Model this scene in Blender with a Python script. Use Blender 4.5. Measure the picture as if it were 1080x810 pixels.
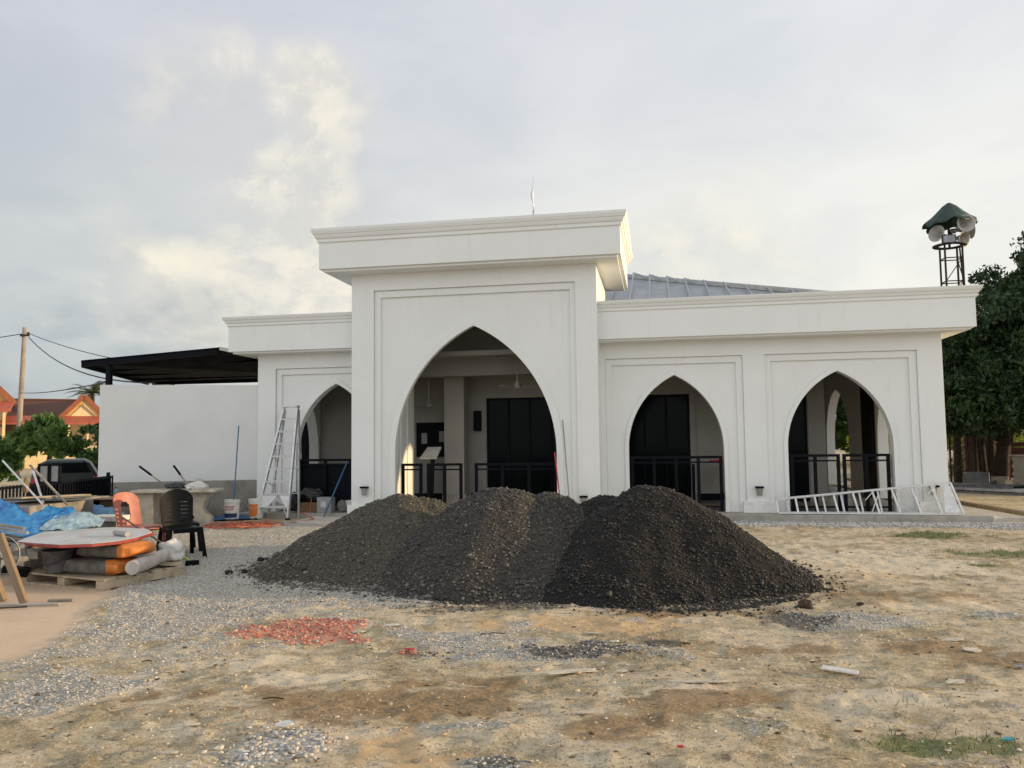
import bpy, bmesh, math, random
import numpy as np
from mathutils import Vector, Matrix
from math import radians, sin, cos, tan, pi, sqrt, atan2
R = random.Random(7)
NP = np.random.default_rng(11)
scene = bpy.context.scene
for o in list(bpy.data.objects): bpy.data.objects.remove(o)
col = scene.collection

# ------------------------------------------------------------------ camera
def cam_axes(pitch, roll, yaw):
    y, p, r = radians(yaw), radians(pitch), radians(roll)
    F = Vector((-sin(y)*cos(p), cos(y)*cos(p), sin(p)))
    R0 = Vector((cos(y), sin(y), 0)); U0 = R0.cross(F)
    return F, R0*cos(r)+U0*sin(r), -R0*sin(r)+U0*cos(r)
CF, CR, CU = cam_axes(4.07, -.68, 10.30)
cd = bpy.data.cameras.new('camera'); cam = bpy.data.objects.new('camera', cd); col.objects.link(cam)
cd.sensor_width = 36; cd.sensor_fit = 'HORIZONTAL'; cd.lens = 834/1080*36
cd.clip_start = .05; cd.clip_end = 5000
cam.matrix_world = Matrix(((CR.x, CU.x, -CF.x, 0), (CR.y, CU.y, -CF.y, 0), (CR.z, CU.z, -CF.z, 1.55), (0, 0, 0, 1)))
scene.camera = cam

# ------------------------------------------------------------------ sun, exposure, sky
SUN_AZ, SUN_EL = radians(10), radians(7.3)       # direction to the sun: from +X turned towards +Y
sd = bpy.data.lights.new('sun', 'SUN'); sun = bpy.data.objects.new('sun', sd); col.objects.link(sun)
sd.energy = 4.2; sd.angle = radians(.9); sd.color = (1, .72, .40)
sv = Vector((cos(SUN_AZ)*cos(SUN_EL), sin(SUN_AZ)*cos(SUN_EL), sin(SUN_EL)))
sun.rotation_euler = sv.to_track_quat('Z', 'Y').to_euler(); sun.location = (60, 12, 12)
scene.view_settings.view_transform = 'Standard'; scene.view_settings.look = 'None'
scene.view_settings.exposure = .17; scene.view_settings.gamma = 1; scene.view_settings.use_curve_mapping = False

W = bpy.data.worlds.new('World'); scene.world = W; W.use_nodes = True
class NT:
    """small node helper"""
    def __init__(s, nt): s.nt = nt; nt.nodes.clear()
    def n(s, t, **kw):
        x = s.nt.nodes.new(t)
        ins = kw.pop('ins', {})
        for k, v in kw.items(): setattr(x, k, v)
        for k, v in ins.items(): s.set(x.inputs[k], v)
        return x
    def set(s, sock, v):
        if isinstance(v, bpy.types.NodeSocket): s.nt.links.new(v, sock)
        elif isinstance(v, bpy.types.Node): s.nt.links.new(v.outputs[0], sock)
        else:
            if sock.type == 'RGBA' and not hasattr(v, '__len__'): v = (v, v, v, 1)
            if sock.type == 'RGBA' and len(v) == 3: v = (*v, 1)
            sock.default_value = v
    def math(s, op, a, b=None, c=None, clamp=False):
        x = s.nt.nodes.new('ShaderNodeMath'); x.operation = op; x.use_clamp = clamp
        s.set(x.inputs[0], a)
        if b is not None: s.set(x.inputs[1], b)
        if c is not None: s.set(x.inputs[2], c)
        return x.outputs[0]
    def mix(s, f, a, b, mode='MIX'):
        x = s.nt.nodes.new('ShaderNodeMix'); x.data_type = 'RGBA'; x.blend_type = mode
        s.set(x.inputs[0], f); s.set(x.inputs[6], a); s.set(x.inputs[7], b)
        return x.outputs[2]
    def dot(s, v, d):
        x = s.nt.nodes.new('ShaderNodeVectorMath'); x.operation = 'DOT_PRODUCT'
        s.set(x.inputs[0], v); s.set(x.inputs[1], d); return x.outputs['Value']
    def ramp(s, v, lo, hi, a=0., b=1., smooth=True):
        x = s.nt.nodes.new('ShaderNodeMapRange'); x.interpolation_type = 'SMOOTHSTEP' if smooth else 'LINEAR'
        s.set(x.inputs[0], v)
        for i, k in enumerate((lo, hi, a, b)): s.set(x.inputs[i+1], k)
        return x.outputs[0]
    def noise(s, vec, scale, detail=5, rough=.55, dist=0., out=0):
        x = s.nt.nodes.new('ShaderNodeTexNoise')
        s.set(x.inputs['Vector'], vec); s.set(x.inputs['Scale'], scale); s.set(x.inputs['Detail'], detail)
        s.set(x.inputs['Roughness'], rough); s.set(x.inputs['Distortion'], dist)
        return x.outputs[out]

def pix_dir(px, py):
    d = CF + CR*((px-540)/834) - CU*((py-405)/834); return d.normalized()
def build_sky():
    t = NT(W.node_tree)
    tc = t.n('ShaderNodeTexCoord'); D = tc.outputs['Generated']
    sky = t.n('ShaderNodeTexSky', sky_type='NISHITA', sun_disc=False, sun_elevation=SUN_EL,
              sun_rotation=pi/2-SUN_AZ, altitude=10, air_density=1.2, dust_density=2., ozone_density=1.)
    sep = t.n('ShaderNodeSeparateXYZ', ins={0: D}); X, Y, Z = sep.outputs
    el = t.ramp(Z, 0., .5, smooth=False)
    az = t.ramp(t.dot(D, (.94, .34, 0)), -.55, .75, smooth=True)
    # cloud sheet: dull blue grey low on the left, pale cream low on the right, neutral above
    low = t.mix(az, (.44, .50, .545), (1.0, .95, .81))
    mid = t.mix(az, (.58, .615, .635), (.91, .895, .84))
    top = t.mix(az, (.60, .615, .68), (.78, .80, .82))
    c = t.mix(t.ramp(el, 0., .42), low, mid); c = t.mix(t.ramp(el, .40, .95), c, top)
    # soft mottling of the overcast
    mp = t.n('ShaderNodeMapping', ins={0: D, 3: (1, 1, 2.6)})
    n1 = t.noise(mp.outputs[0], 2.3, 8, .55, .4)
    c = t.mix(t.ramp(n1, .34, .68, 0., .75), t.mix(1., c, (.87, .89, .92), 'MULTIPLY'), t.mix(1., c, (1.07, 1.06, 1.04), 'MULTIPLY'))
    # banks of cumulus, brighter towards the sun: the same noise sampled a little nearer the sun gives the lit edge
    mp2 = t.n('ShaderNodeMapping', ins={0: D, 3: (1, 1, 1.35)})
    off = t.n('ShaderNodeVectorMath', operation='ADD', ins={0: mp2.outputs[0], 1: (sv.x*.028, sv.y*.028, .020)})
    a = t.noise(mp2.outputs[0], 4.1, 11, .62, .1); b = t.noise(off.outputs[0], 4.1, 11, .62, .1)
    mask = None
    def blob(px, py, r, k=1.):
        d = t.dot(D, tuple(pix_dir(px, py)))
        return t.ramp(d, cos(r*1.0), cos(r*.25), 0., k)
    for px, py, r, k in ((285, 250, .15, 1.), (250, 315, .16, 1), (160, 305, .10, .9), (325, 115, .10, .9), (235, 120, .13, .8), (350, 300, .12, 1), (290, 180, .14, .9), (740, 285, .16, .5), (60, 340, .18, .35), (200, 220, .16, .5)):
        bl = blob(px, py, r, k)
        mask = bl if mask is None else t.math('MAXIMUM', mask, bl)
    dens = t.ramp(t.math('ADD', a, t.math('MULTIPLY', mask, .26)), .50, .80)
    dens = t.math('MULTIPLY', dens, t.ramp(mask, .0, .9))
    c = t.mix(t.math('MULTIPLY', mask, .30), c, (.76, .735, .67))
    lit = t.ramp(t.math('SUBTRACT', a, b), -.05, .11)
    cl = t.mix(lit, (.56, .57, .58), (1.0, .90, .70))
    c = t.mix(t.math('MULTIPLY', dens, .35), c, cl)
    # sunlit shoulders of the cumulus bank, broken up by noise
    lm = None
    for px, py, r, k in ((325, 98, .055, 1.), (352, 128, .045, .8), (240, 90, .06, .55), (190, 100, .06, .45), (322, 195, .060, .9), (300, 222, .060, 1.), (338, 232, .040, .8), (282, 248, .07, .9), (165, 308, .045, 1.), (205, 296, .05, .9), (262, 292, .07, .9), (325, 300, .06, 1.), (235, 325, .08, .6), (180, 195, .05, .4), (840, 155, .03, .3), (760, 285, .12, .6)):
        bl = blob(px, py, r*1.5, k); lm = bl if lm is None else t.math('MAXIMUM', lm, bl)
    nb = t.noise(mp2.outputs[0], 9., 9, .62, .25); nb2 = t.noise(off.outputs[0], 9., 9, .62, .25)
    lm2 = t.ramp(t.math('ADD', lm, t.math('MULTIPLY', t.math('SUBTRACT', nb, .52), 1.9)), .30, 1.25)
    lm2 = t.math('MULTIPLY', lm2, t.ramp(lm, 0., .3)); sh = t.ramp(t.math('SUBTRACT', nb, nb2), -.09, .08)
    c = t.mix(t.math('MULTIPLY', lm2, .66), c, t.mix(sh, (.76, .72, .65), (1.0, .92, .75)))
    # darker slate bank low on the left
    bk = t.math('MULTIPLY', blob(60, 455, .30, .75), t.ramp(t.noise(mp.outputs[0], 6, 6, .5), .40, .62))
    c = t.mix(t.math('MULTIPLY', bk, .75), c, (.30, .36, .42))
    # unseen sky behind the photographer, brightened low down to light the front walls
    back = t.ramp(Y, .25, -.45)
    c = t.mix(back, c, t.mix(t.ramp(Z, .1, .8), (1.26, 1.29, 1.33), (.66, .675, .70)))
    up = t.ramp(Z, .45, .95); c = t.mix(up, c, (.60, .605, .61))
    c = t.mix(t.ramp(Z, -.02, -.10), c, (.22, .18, .13))
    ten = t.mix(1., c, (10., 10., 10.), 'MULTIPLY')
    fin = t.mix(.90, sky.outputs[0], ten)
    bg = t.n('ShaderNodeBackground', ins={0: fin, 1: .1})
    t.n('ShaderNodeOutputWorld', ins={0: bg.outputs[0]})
build_sky()

# ------------------------------------------------------------------ object helpers
ROOTLOC = {}
def tag(o, label=None, cat=None, group=None, kind=None):
    if label: o['label'] = label
    if cat: o['category'] = cat
    if group: o['group'] = group
    if kind: o['kind'] = kind
    return o
def thing(name, label, cat, loc=(0, 0, 0), rz=0, group=None):
    o = bpy.data.objects.new(name, None); col.objects.link(o); o.location = loc; o.rotation_euler = (0, 0, rz)
    o.empty_display_size = .1
    ROOTLOC[o.name] = Vector(loc)
    return tag(o, label, cat, group)
class MB:
    def __init__(s): s.v = []; s.f = []
    def add(s, v, f):
        n = len(s.v); s.v += [tuple(p) for p in v]; s.f += [tuple(i+n for i in q) for q in f]; return s
    def box(s, x0, x1, y0, y1, z0, z1):
        v = [(x, y, z) for z in (z0, z1) for y in (y0, y1) for x in (x0, x1)]
        return s.add(v, [(0, 2, 3, 1), (4, 5, 7, 6), (0, 1, 5, 4), (2, 6, 7, 3), (0, 4, 6, 2), (1, 3, 7, 5)])
    def obox(s, a, b, w, h, up=(0, 0, 1)):
        """bar from a to b, width w (sideways) and height h (along up)"""
        a, b, up = Vector(a), Vector(b), Vector(up); d = (b-a).normalized()
        sd_ = d.cross(up)
        if sd_.length < 1e-4: sd_ = d.cross(Vector((1, 0, 0)))
        sd_.normalize(); u = sd_.cross(d).normalized()
        v = [p+sd_*i*w/2+u*j*h/2 for p in (a, b) for i, j in ((-1, -1), (1, -1), (1, 1), (-1, 1))]
        return s.add(v, [(3, 2, 1, 0), (4, 5, 6, 7), (0, 1, 5, 4), (1, 2, 6, 5), (2, 3, 7, 6), (3, 0, 4, 7)])
    def tube(s, pts, r, n=8, caps=True):
        pts = [Vector(p) for p in pts]; rs = r if hasattr(r, '__len__') else [r]*len(pts)
        base = len(s.v); pu = None
        for i, p in enumerate(pts):
            d = (pts[min(i+1, len(pts)-1)]-pts[max(i-1, 0)]).normalized()
            u = pu if pu is not None else (Vector((0, 0, 1)) if abs(d.z) < .9 else Vector((1, 0, 0)))
            u = (u-d*u.dot(d)).normalized(); pu = u; w = d.cross(u)
            for k in range(n):
                a = 2*pi*k/n; s.v.append(tuple(p+(u*cos(a)+w*sin(a))*rs[i]))
        for i in range(len(pts)-1):
            for k in range(n):
                k2 = (k+1) % n
                s.f.append((base+i*n+k, base+i*n+k2, base+(i+1)*n+k2, base+(i+1)*n+k))
        if caps:
            s.f.append(tuple(base+k for k in range(n))[::-1]); s.f.append(tuple(base+(len(pts)-1)*n+k for k in range(n)))
        return s
    def lathe(s, prof, c=(0, 0, 0), n=20, axis=None):
        """prof [(r,z)] round an axis through c"""
        c = Vector(c); ax = Vector(axis).normalized() if axis else Vector((0, 0, 1))
        u = Vector((1, 0, 0)) if abs(ax.x) < .9 else Vector((0, 1, 0)); u = (u-ax*u.dot(ax)).normalized(); w = ax.cross(u)
        base = len(s.v)
        for r, z in prof:
            for k in range(n):
                a = 2*pi*k/n; s.v.append(tuple(c+ax*z+(u*cos(a)+w*sin(a))*r))
        for i in range(len(prof)-1):
            for k in range(n):
                k2 = (k+1) % n; s.f.append((base+i*n+k, base+i*n+k2, base+(i+1)*n+k2, base+(i+1)*n+k))
        return s
    def prism(s, poly, y0, y1):
        """poly of (x,z), extruded in y"""
        n = len(poly)
        v = [(x, y0, z) for x, z in poly]+[(x, y1, z) for x, z in poly]
        return s.add(v, [tuple(range(n)), tuple(range(2*n-1, n-1, -1))]+[(i+n, (i+1) % n+n, (i+1) % n, i) for i in range(n)])
    def slab(s, poly, z0, z1):
        n = len(poly)
        v = [(x, y, z0) for x, y in poly]+[(x, y, z1) for x, y in poly]
        return s.add(v, [tuple(range(n))[::-1], tuple(range(n, 2*n))]+[(i, (i+1) % n, (i+1) % n+n, i+n) for i in range(n)])
    def build(s, name, mat, parent=None, bevel=0, smooth=False, world=False, fix=True, label=None, sub=0):
        me = bpy.data.meshes.new(name); v = s.v
        if parent is not None and world:
            L = ROOTLOC[parent.name]; v = [(p[0]-L.x, p[1]-L.y, p[2]-L.z) for p in v]
        me.from_pydata(v, [], s.f)
        if fix:
            bm = bmesh.new(); bm.from_mesh(me); bmesh.ops.recalc_face_normals(bm, faces=bm.faces); bm.to_mesh(me); bm.free()
        if mat: me.materials.append(mat)
        if smooth:
            for p in me.polygons: p.use_smooth = True
        me.update()
        o = bpy.data.objects.new(name, me); col.objects.link(o)
        if parent is not None: o.parent = parent; ROOTLOC[o.name] = ROOTLOC.get(parent.name, Vector())
        else: ROOTLOC[o.name] = Vector()
        if bevel:
            m = o.modifiers.new('b', 'BEVEL'); m.width = bevel; m.segments = 2; m.limit_method = 'ANGLE'; m.angle_limit = radians(40)
        if sub:
            m = o.modifiers.new('s', 'SUBSURF'); m.levels = sub; m.render_levels = sub
        if label: o['label'] = label
        return o
def copy_thing(root, loc, rz, label):
    r = root.copy(); col.objects.link(r); r.location = loc; r.rotation_euler = (0, 0, rz); r['label'] = label
    def rec(src, dst):
        for ch in list(src.children):
            k = ch.copy(); col.objects.link(k); k.parent = dst; rec(ch, k)
    rec(root, r); return r
def np_mesh(name, verts, faces, mat, color=None, parent=None, smooth=False):
    """verts (n,3), faces (m,k) -> object; color (n,3) linear albedo factor per vertex"""
    me = bpy.data.meshes.new(name); k = faces.shape[1]
    me.vertices.add(len(verts)); me.vertices.foreach_set('co', np.ascontiguousarray(verts, dtype=np.float32).ravel())
    me.loops.add(faces.size); me.loops.foreach_set('vertex_index', np.ascontiguousarray(faces, dtype=np.int32).ravel())
    me.polygons.add(len(faces)); me.polygons.foreach_set('loop_start', np.arange(0, faces.size, k, dtype=np.int32))
    try: me.polygons.foreach_set('loop_total', np.full(len(faces), k, dtype=np.int32))
    except Exception: pass
    if smooth: me.polygons.foreach_set('use_smooth', np.ones(len(faces), dtype=bool))
    if color is not None:
        for nm, arr in (color.items() if isinstance(color, dict) else (('tint', color),)):
            ca = me.color_attributes.new(nm, 'FLOAT_COLOR', 'POINT')
            ca.data.foreach_set('color', np.c_[arr, np.ones(len(arr))].astype(np.float32).ravel())
    me.materials.append(mat); me.update(); me.validate()
    o = bpy.data.objects.new(name, me); col.objects.link(o)
    if parent is not None: o.parent = parent
    return o

# ------------------------------------------------------------------ numpy noise
def _hash(ix, iy, seed):
    n = (ix.astype(np.int64)*374761393+iy.astype(np.int64)*668265263+seed*1442695041) & 0x7fffffff
    n = ((n ^ (n >> 13))*1274126177) & 0x7fffffff
    return ((n ^ (n >> 16)) & 0xffff)/65535.
def vnoise(x, y, seed=0):
    ix, iy = np.floor(x), np.floor(y); fx, fy = x-ix, y-iy
    fx = fx*fx*(3-2*fx); fy = fy*fy*(3-2*fy)
    a = _hash(ix, iy, seed); b = _hash(ix+1, iy, seed); c = _hash(ix, iy+1, seed); d = _hash(ix+1, iy+1, seed)
    return (a*(1-fx)+b*fx)*(1-fy)+(c*(1-fx)+d*fx)*fy
def fbm(x, y, f, octv=4, seed=0, gain=.5):
    s = 0; a = 1; t = 0
    for i in range(octv):
        s = s+a*(vnoise(x*f+13.7*i, y*f-7.1*i, seed+i)-.5); t += a; a *= gain; f *= 2.03
    return s/t*2
def smooth(e0, e1, x):
    t = np.clip((x-e0)/(e1-e0), 0, 1); return t*t*(3-2*t)
def poly_dist(x, y, poly):
    """signed distance, positive inside"""
    P = np.array(poly); n = len(P); d = np.full(x.shape, 1e9); ins = np.zeros(x.shape, bool)
    for i in range(n):
        a, b = P[i], P[(i+1) % n]; e = b-a
        t = np.clip(((x-a[0])*e[0]+(y-a[1])*e[1])/(e@e), 0, 1)
        d = np.minimum(d, np.hypot(x-a[0]-t*e[0], y-a[1]-t*e[1]))
        c = ((a[1] > y) != (b[1] > y)) & (x < (b[0]-a[0])*(y-a[1])/(b[1]-a[1]+1e-12)+a[0])
        ins ^= c
    return np.where(ins, d, -d)
CA = cos(radians(10.3)); SA = sin(radians(10.3))
def ell(x, y, e):
    """1 at the centre, 0 on the rim"""
    dx, dy = x-e[0], y-e[1]; u = dx*CA+dy*SA; v = -dx*SA+dy*CA
    return 1-np.hypot(u/e[2], v/e[3])

# ------------------------------------------------------------------ materials
def new_mat(name):
    m = bpy.data.materials.new(name); m.use_nodes = True; return m, NT(m.node_tree)
def finish(t, colr, rough=.8, bump=None, bstr=.2, bdist=.01, metal=0, spec=.5, **kw):
    b = t.n('ShaderNodeBsdfPrincipled'); t.set(b.inputs['Base Color'], colr); t.set(b.inputs['Roughness'], rough)
    t.set(b.inputs['Metallic'], metal); t.set(b.inputs['Specular IOR Level'], spec)
    for k, v in kw.items(): t.set(b.inputs[k.replace('_', ' ')], v)
    if bump is not None:
        bp = t.n('ShaderNodeBump', ins={'Strength': bstr, 'Distance': bdist, 'Height': bump}); t.set(b.inputs['Normal'], bp.outputs[0])
    t.n('ShaderNodeOutputMaterial', ins={0: b.outputs[0]})
def M(name, c, rough=.7, var=.12, scale=6., bump=.15, bscale=60., metal=0, spec=.5, c2=None, dist=.004, stretch=None, coord='Object'):
    m, t = new_mat(name); tc = t.n('ShaderNodeTexCoord'); v = tc.outputs[coord]
    if stretch: v = t.n('ShaderNodeMapping', ins={0: v, 3: stretch}).outputs[0]
    n = t.noise(v, scale, 6, .6)
    c2 = c2 or tuple(x*(1-var*2.2) for x in c)
    cc = t.mix(t.ramp(n, .3, .72), c, c2)
    finish(t, cc, t.ramp(n, .3, .7, rough*.88, min(1, rough*1.1)), t.noise(v, bscale, 4, .6), bump, dist, metal, spec)
    return m
m_white = None
def paint_mat():
    m, t = new_mat('white_wall_paint'); tc = t.n('ShaderNodeTexCoord'); v = tc.outputs['Object']
    n = t.noise(v, .8, 5, .6)
    st = t.noise(t.n('ShaderNodeMapping', ins={0: v, 3: (9, 9, .6)}).outputs[0], 1., 5, .6)
    c = t.mix(t.ramp(n, .3, .7), (.785, .80, .785), (.75, .765, .745))
    c = t.mix(t.ramp(st, .52, .80, 0, .35), c, (.64, .625, .59))
    zz = t.n('ShaderNodeSeparateXYZ', ins={0: v}).outputs[2]
    spl = t.math('MULTIPLY', t.ramp(zz, .75, .10), t.ramp(t.noise(v, 5, 6, .65), .40, .68)); c = t.mix(t.math('MULTIPLY', spl, .45), c, (.50, .44, .34))
    sp = t.noise(v, 14, 3, .5); c = t.mix(t.ramp(sp, .70, .78, 0, .25), c, (.60, .57, .52))
    h = t.math('ADD', t.noise(v, 6, 3, .5), t.math('MULTIPLY', t.noise(v, 90, 3, .6), .35))
    finish(t, c, .62, h, .22, .006)
    return m
m_white = paint_mat()
m_white2 = M('pale_service_wall_paint', (.72, .73, .715), .7, .035, 1.2, .2, 30)
m_render = M('bare_cement_render', (.30, .285, .24), .9, .22, 2., .4, 50)
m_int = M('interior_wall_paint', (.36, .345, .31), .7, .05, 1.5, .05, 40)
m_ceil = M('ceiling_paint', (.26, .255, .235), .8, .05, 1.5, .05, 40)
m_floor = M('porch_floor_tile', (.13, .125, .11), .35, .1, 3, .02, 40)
m_conc = M('concrete', (.42, .39, .34), .9, .14, 4, .4, 60)
m_concl = M('light_concrete_slab', (.60, .55, .47), .9, .12, 3, .4, 60)
m_conctab = M('weathered_concrete_table', (.50, .46, .38), .9, .18, 6, .5, 50)
m_pinkc = M('pink_terrazzo', (.46, .32, .27), .7, .1, 10, .2, 60)
m_brownp = M('dark_brown_paint', (.09, .045, .03), .7, .1, 8)
m_black = M('black_powder_coated_steel', (.007, .008, .012), .5, .1, 10, .05, 80, spec=.07)
m_navy = M('dark_navy_sheet_metal', (.004, .006, .014), .7, .2, 3, .1, 20, spec=.06)
m_glassd = M('dark_tinted_glass', (.004, .007, .008), .14, .1, 2, .0, 20, spec=.05)
m_alu = M('aluminium', (.62, .63, .64), .38, .1, 14, .1, 90, metal=.55)
m_aluw = M('whitish_aluminium', (.74, .75, .75), .45, .08, 14, .1, 90, metal=.25)
m_roof = M('grey_metal_roofing', (.36, .39, .43), .45, .08, 2, .03, 30, metal=.3)
m_zinc = M('pale_roof_sheet', (.52, .54, .53), .5, .12, 3, .1, 40, metal=.2)
m_rust = M('rusty_steel', (.050, .030, .022), .8, .2, 8, .3, 60)
m_horn = M('weathered_grey_horn_plastic', (.40, .39, .36), .6, .12, 7)
m_gtarp = M('dark_green_tarpaulin', (.022, .060, .050), .6, .25, 5, .5, 18, c2=(.010, .030, .026), dist=.03)
m_btarp = M('bright_blue_tarpaulin', (.035, .21, .50), .42, .2, 4, .6, 14, c2=(.02, .13, .38), dist=.02)
m_btarp2 = M('dusty_blue_tarpaulin', (.05, .14, .30), .6, .2, 6, .5, 14, dist=.02)
m_clear = M('creased_pale_blue_plastic', (.30, .44, .55), .35, .2, 9, .7, 20, dist=.02)
m_wood = M('weathered_timber', (.25, .18, .11), .85, .2, 3, .4, 30, c2=(.20, .135, .08), stretch=(1, 1, 1))
m_woodl = M('pale_pallet_wood', (.46, .38, .27), .9, .2, 5, .4, 40, c2=(.28, .22, .15))
m_woodg = M('greyed_board', (.30, .28, .25), .9, .2, 5, .4, 40, c2=(.14, .13, .115))
m_red = M('red_painted_edge', (.36, .055, .05), .6, .2, 9, .2, 50)
m_board = M('dusty_white_laminate', (.60, .60, .61), .5, .12, 4, .1, 50, c2=(.45, .44, .42))
m_pink = M('faded_salmon_plastic', (.36, .125, .09), .45, .12, 6, .1, 50, c2=(.46, .17, .13))
m_blackp = M('black_plastic', (.006, .0065, .007), .42, .2, 9, .05, 50, spec=.10)
m_sackg = M('dusty_grey_cement_sack', (.16, .155, .13), .8, .25, 8, .6, 40, c2=(.07, .07, .06))
m_orange = M('orange_sack_print', (.62, .20, .035), .6, .1, 9, .4, 40)
m_bucketb = M('cement_stained_black_plastic', (.055, .06, .07), .7, .25, 7, .3, 40, c2=(.13, .13, .13))
m_whitebag = M('white_plastic_bag', (.72, .70, .66), .5, .1, 12, .6, 30, dist=.015)
m_tubep = M('dusty_white_roll_wrap', (.55, .50, .46), .6, .15, 9)
m_cement = M('cement_smeared_rubber', (.20, .20, .19), .7)
m_bag = M('black_bin_liner', (.010, .010, .011), .28, .1, 9, .8, 22, dist=.02)
m_tan = M('brown_cardboard', (.22, .14, .07), .85)
m_bucketw = M('white_bucket_plastic', (.74, .73, .70), .45, .1, 6)
m_redp = M('red_print', (.50, .03, .04), .5); m_bluep = M('navy_print', (.015, .03, .13), .5)
m_orangep = M('orange_print', (.70, .20, .03), .5)
m_bluepole = M('blue_painted_pole', (.03, .12, .25), .45)
m_broom = M('reddish_brown_broom_pole', (.24, .12, .09), .5)
m_yg = M('lime_green_plastic', (.42, .48, .10), .6)
m_redpole = M('red_painted_pole', (.50, .04, .04), .5)
m_greypole = M('grey_pipe', (.34, .34, .33), .5)
m_cable = M('orange_flexible_conduit', (.50, .13, .07), .6, .15, 9)
m_greybox = M('dull_grey_metal_box', (.30, .31, .31), .55, .1, 8)
m_label = M('paper_label', (.62, .62, .58), .7)
m_paper = M('white_paper', (.34, .34, .32), .8)
m_lampg = M('grey_lamp_glass', (.30, .30, .28), .4)
m_fan = M('off_white_fan_enamel', (.42, .41, .37), .4)
m_terr = M('terracotta_roof_tile', (.15, .062, .042), .85, .25, 30, .5, 60, c2=(.07, .03, .022), dist=.03)
m_yellow = M('orange_yellow_gable_paint', (.66, .40, .15), .7, .08, 3)
m_cream = M('cream_gable_paint', (.78, .62, .34), .7, .08, 3)
m_trim = M('burnt_orange_fascia', (.32, .11, .05), .7, .1, 3)
m_awn = M('red_orange_awning', (.48, .11, .06), .6, .15, 5)
m_housew = M('shaded_house_wall', (.30, .24, .16), .8, .1, 2)
m_gate = M('reddish_brown_gate_panel', (.26, .10, .04), .6, .15, 5)
m_pole = M('concrete_utility_pole', (.33, .28, .225), .85, .15, 2, .3, 30)
m_wire = M('black_cable', (.03, .03, .033), .6)
m_car = M('dark_green_car_paint', (.020, .034, .034), .22, .1, 4, .02, 40)
m_tyre = M('rubber', (.02, .02, .02), .8)
m_frost = M('frosted_grey_pane', (.30, .29, .28), .35, .1, 6)
m_bark = M('rough_brown_bark', (.050, .036, .026), .95, .25, 9, .7, 40, dist=.03)
m_planter = M('weathered_grey_blocks', (.34, .34, .32), .9, .12, 12, .4, 40)
m_sheet = M('dark_roofing_sheet', (.13, .14, .16), .5, .2, 5, .3, 30)
m_sheetl = M('pale_blue_grey_sheet', (.34, .37, .41), .5, .2, 5, .3, 30)
m_kerb = M('brown_stained_kerb', (.20, .155, .10), .9, .2, 8)
m_darkred = M('dark_red_timber', (.11, .035, .025), .9, .2, 6)
m_clod = M('dark_earth_clod', (.07, .045, .028), .95, .2, 20, .8, 60)
m_cyan = M('turquoise_plastic_scrap', (.08, .34, .38), .5)
m_scrap = M('off_white_plaster_scrap', (.62, .56, .46), .85, .12, 14, .4, 60)
m_maroon = M('maroon_cloth', (.20, .05, .05), .9)

def leaf_mat(name, a, b, trans=.25):
    m, t = new_mat(name)
    at = t.n('ShaderNodeAttribute', attribute_name='tint')
    c = t.mix(t.n('ShaderNodeSeparateColor', ins={0: at.outputs[0]}).outputs[0], a, b)
    p = t.n('ShaderNodeBsdfPrincipled', ins={'Base Color': c, 'Roughness': .5, 'Specular IOR Level': .35})
    tr = t.n('ShaderNodeBsdfTranslucent', ins={0: c})
    mx = t.n('ShaderNodeMixShader', ins={0: trans, 1: p.outputs[0], 2: tr.outputs[0]})
    t.n('ShaderNodeOutputMaterial', ins={0: mx.outputs[0]}); return m
m_leafd = leaf_mat('dark_mango_leaves', (.010, .028, .014), (.045, .090, .028), .15)
m_leafm = leaf_mat('mid_green_leaves', (.030, .075, .018), (.085, .17, .035))
m_leafl = leaf_mat('light_green_leaves', (.06, .12, .03), (.17, .27, .07), .35)
m_leafy = leaf_mat('yellow_green_leaves', (.20, .26, .03), (.42, .44, .08), .4)
m_leafp = leaf_mat('palm_leaves', (.05, .075, .025), (.13, .14, .05))
m_grass = leaf_mat('grass_blades', (.045, .085, .022), (.15, .19, .06), .3)
def tint_mat(name, rough=.9, spec=.4, bump=.3, scale=180):
    m, t = new_mat(name); at = t.n('ShaderNodeAttribute', attribute_name='tint')
    tc = t.n('ShaderNodeTexCoord'); n = t.noise(tc.outputs['Object'], scale, 3, .6)
    c = t.mix(1., at.outputs[0], t.mix(t.ramp(n, .3, .7), (.8, .8, .8), (1.15, 1.15, 1.15)), 'MULTIPLY')
    finish(t, c, rough, n, bump, .002, 0, spec); return m
m_stone = tint_mat('loose_stones', .95, .15); m_tarstone = tint_mat('tar_coated_stones', .62, .5)
m_chip = tint_mat('brick_chips')

# ------------------------------------------------------------------ ground
GRAVEL = [(-8.6, 13.2), (-7.2, 14.6), (-5.0, 14.9), (-4.73, 11.42), (-4.56, 9.23), (-3.78, 8.34), (-2.42, 7.8), (-2.0, 7.35), (-2.3, 7.1), (-3.15, 6.95), (-3.49, 6.52), (-3.74, 5.92), (-3.95, 5.6), (-4.4, 5.7), (-4.68, 5.92), (-5.31, 6.89), (-5.7, 8.0), (-6.6, 9.3), (-8.3, 11.5)]
LOOSE = [(-5.4, 6.88), (-3.75, 6.9), (-2.2, 7.25), (-2.6, 6.0), (-3.2, 5.1), (-3.6, 4.2), (-4.2, 4.0), (-4.7, 5.0)]
STRIP = [(1.2, 15.4), (8.0, 15.4), (8.0, 14.75), (3.62, 14.3), (1.2, 14.2)]
CONC = [(-14., 7.5), (-8.35, 9.3), (-6.3, 8.9), (-5.85, 7.96), (-5.29, 6.81), (-4.85, 6.11), (-4.65, 5.3), (-4.7, 4.92), (-6., 4.2), (-14, 3)]
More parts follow.
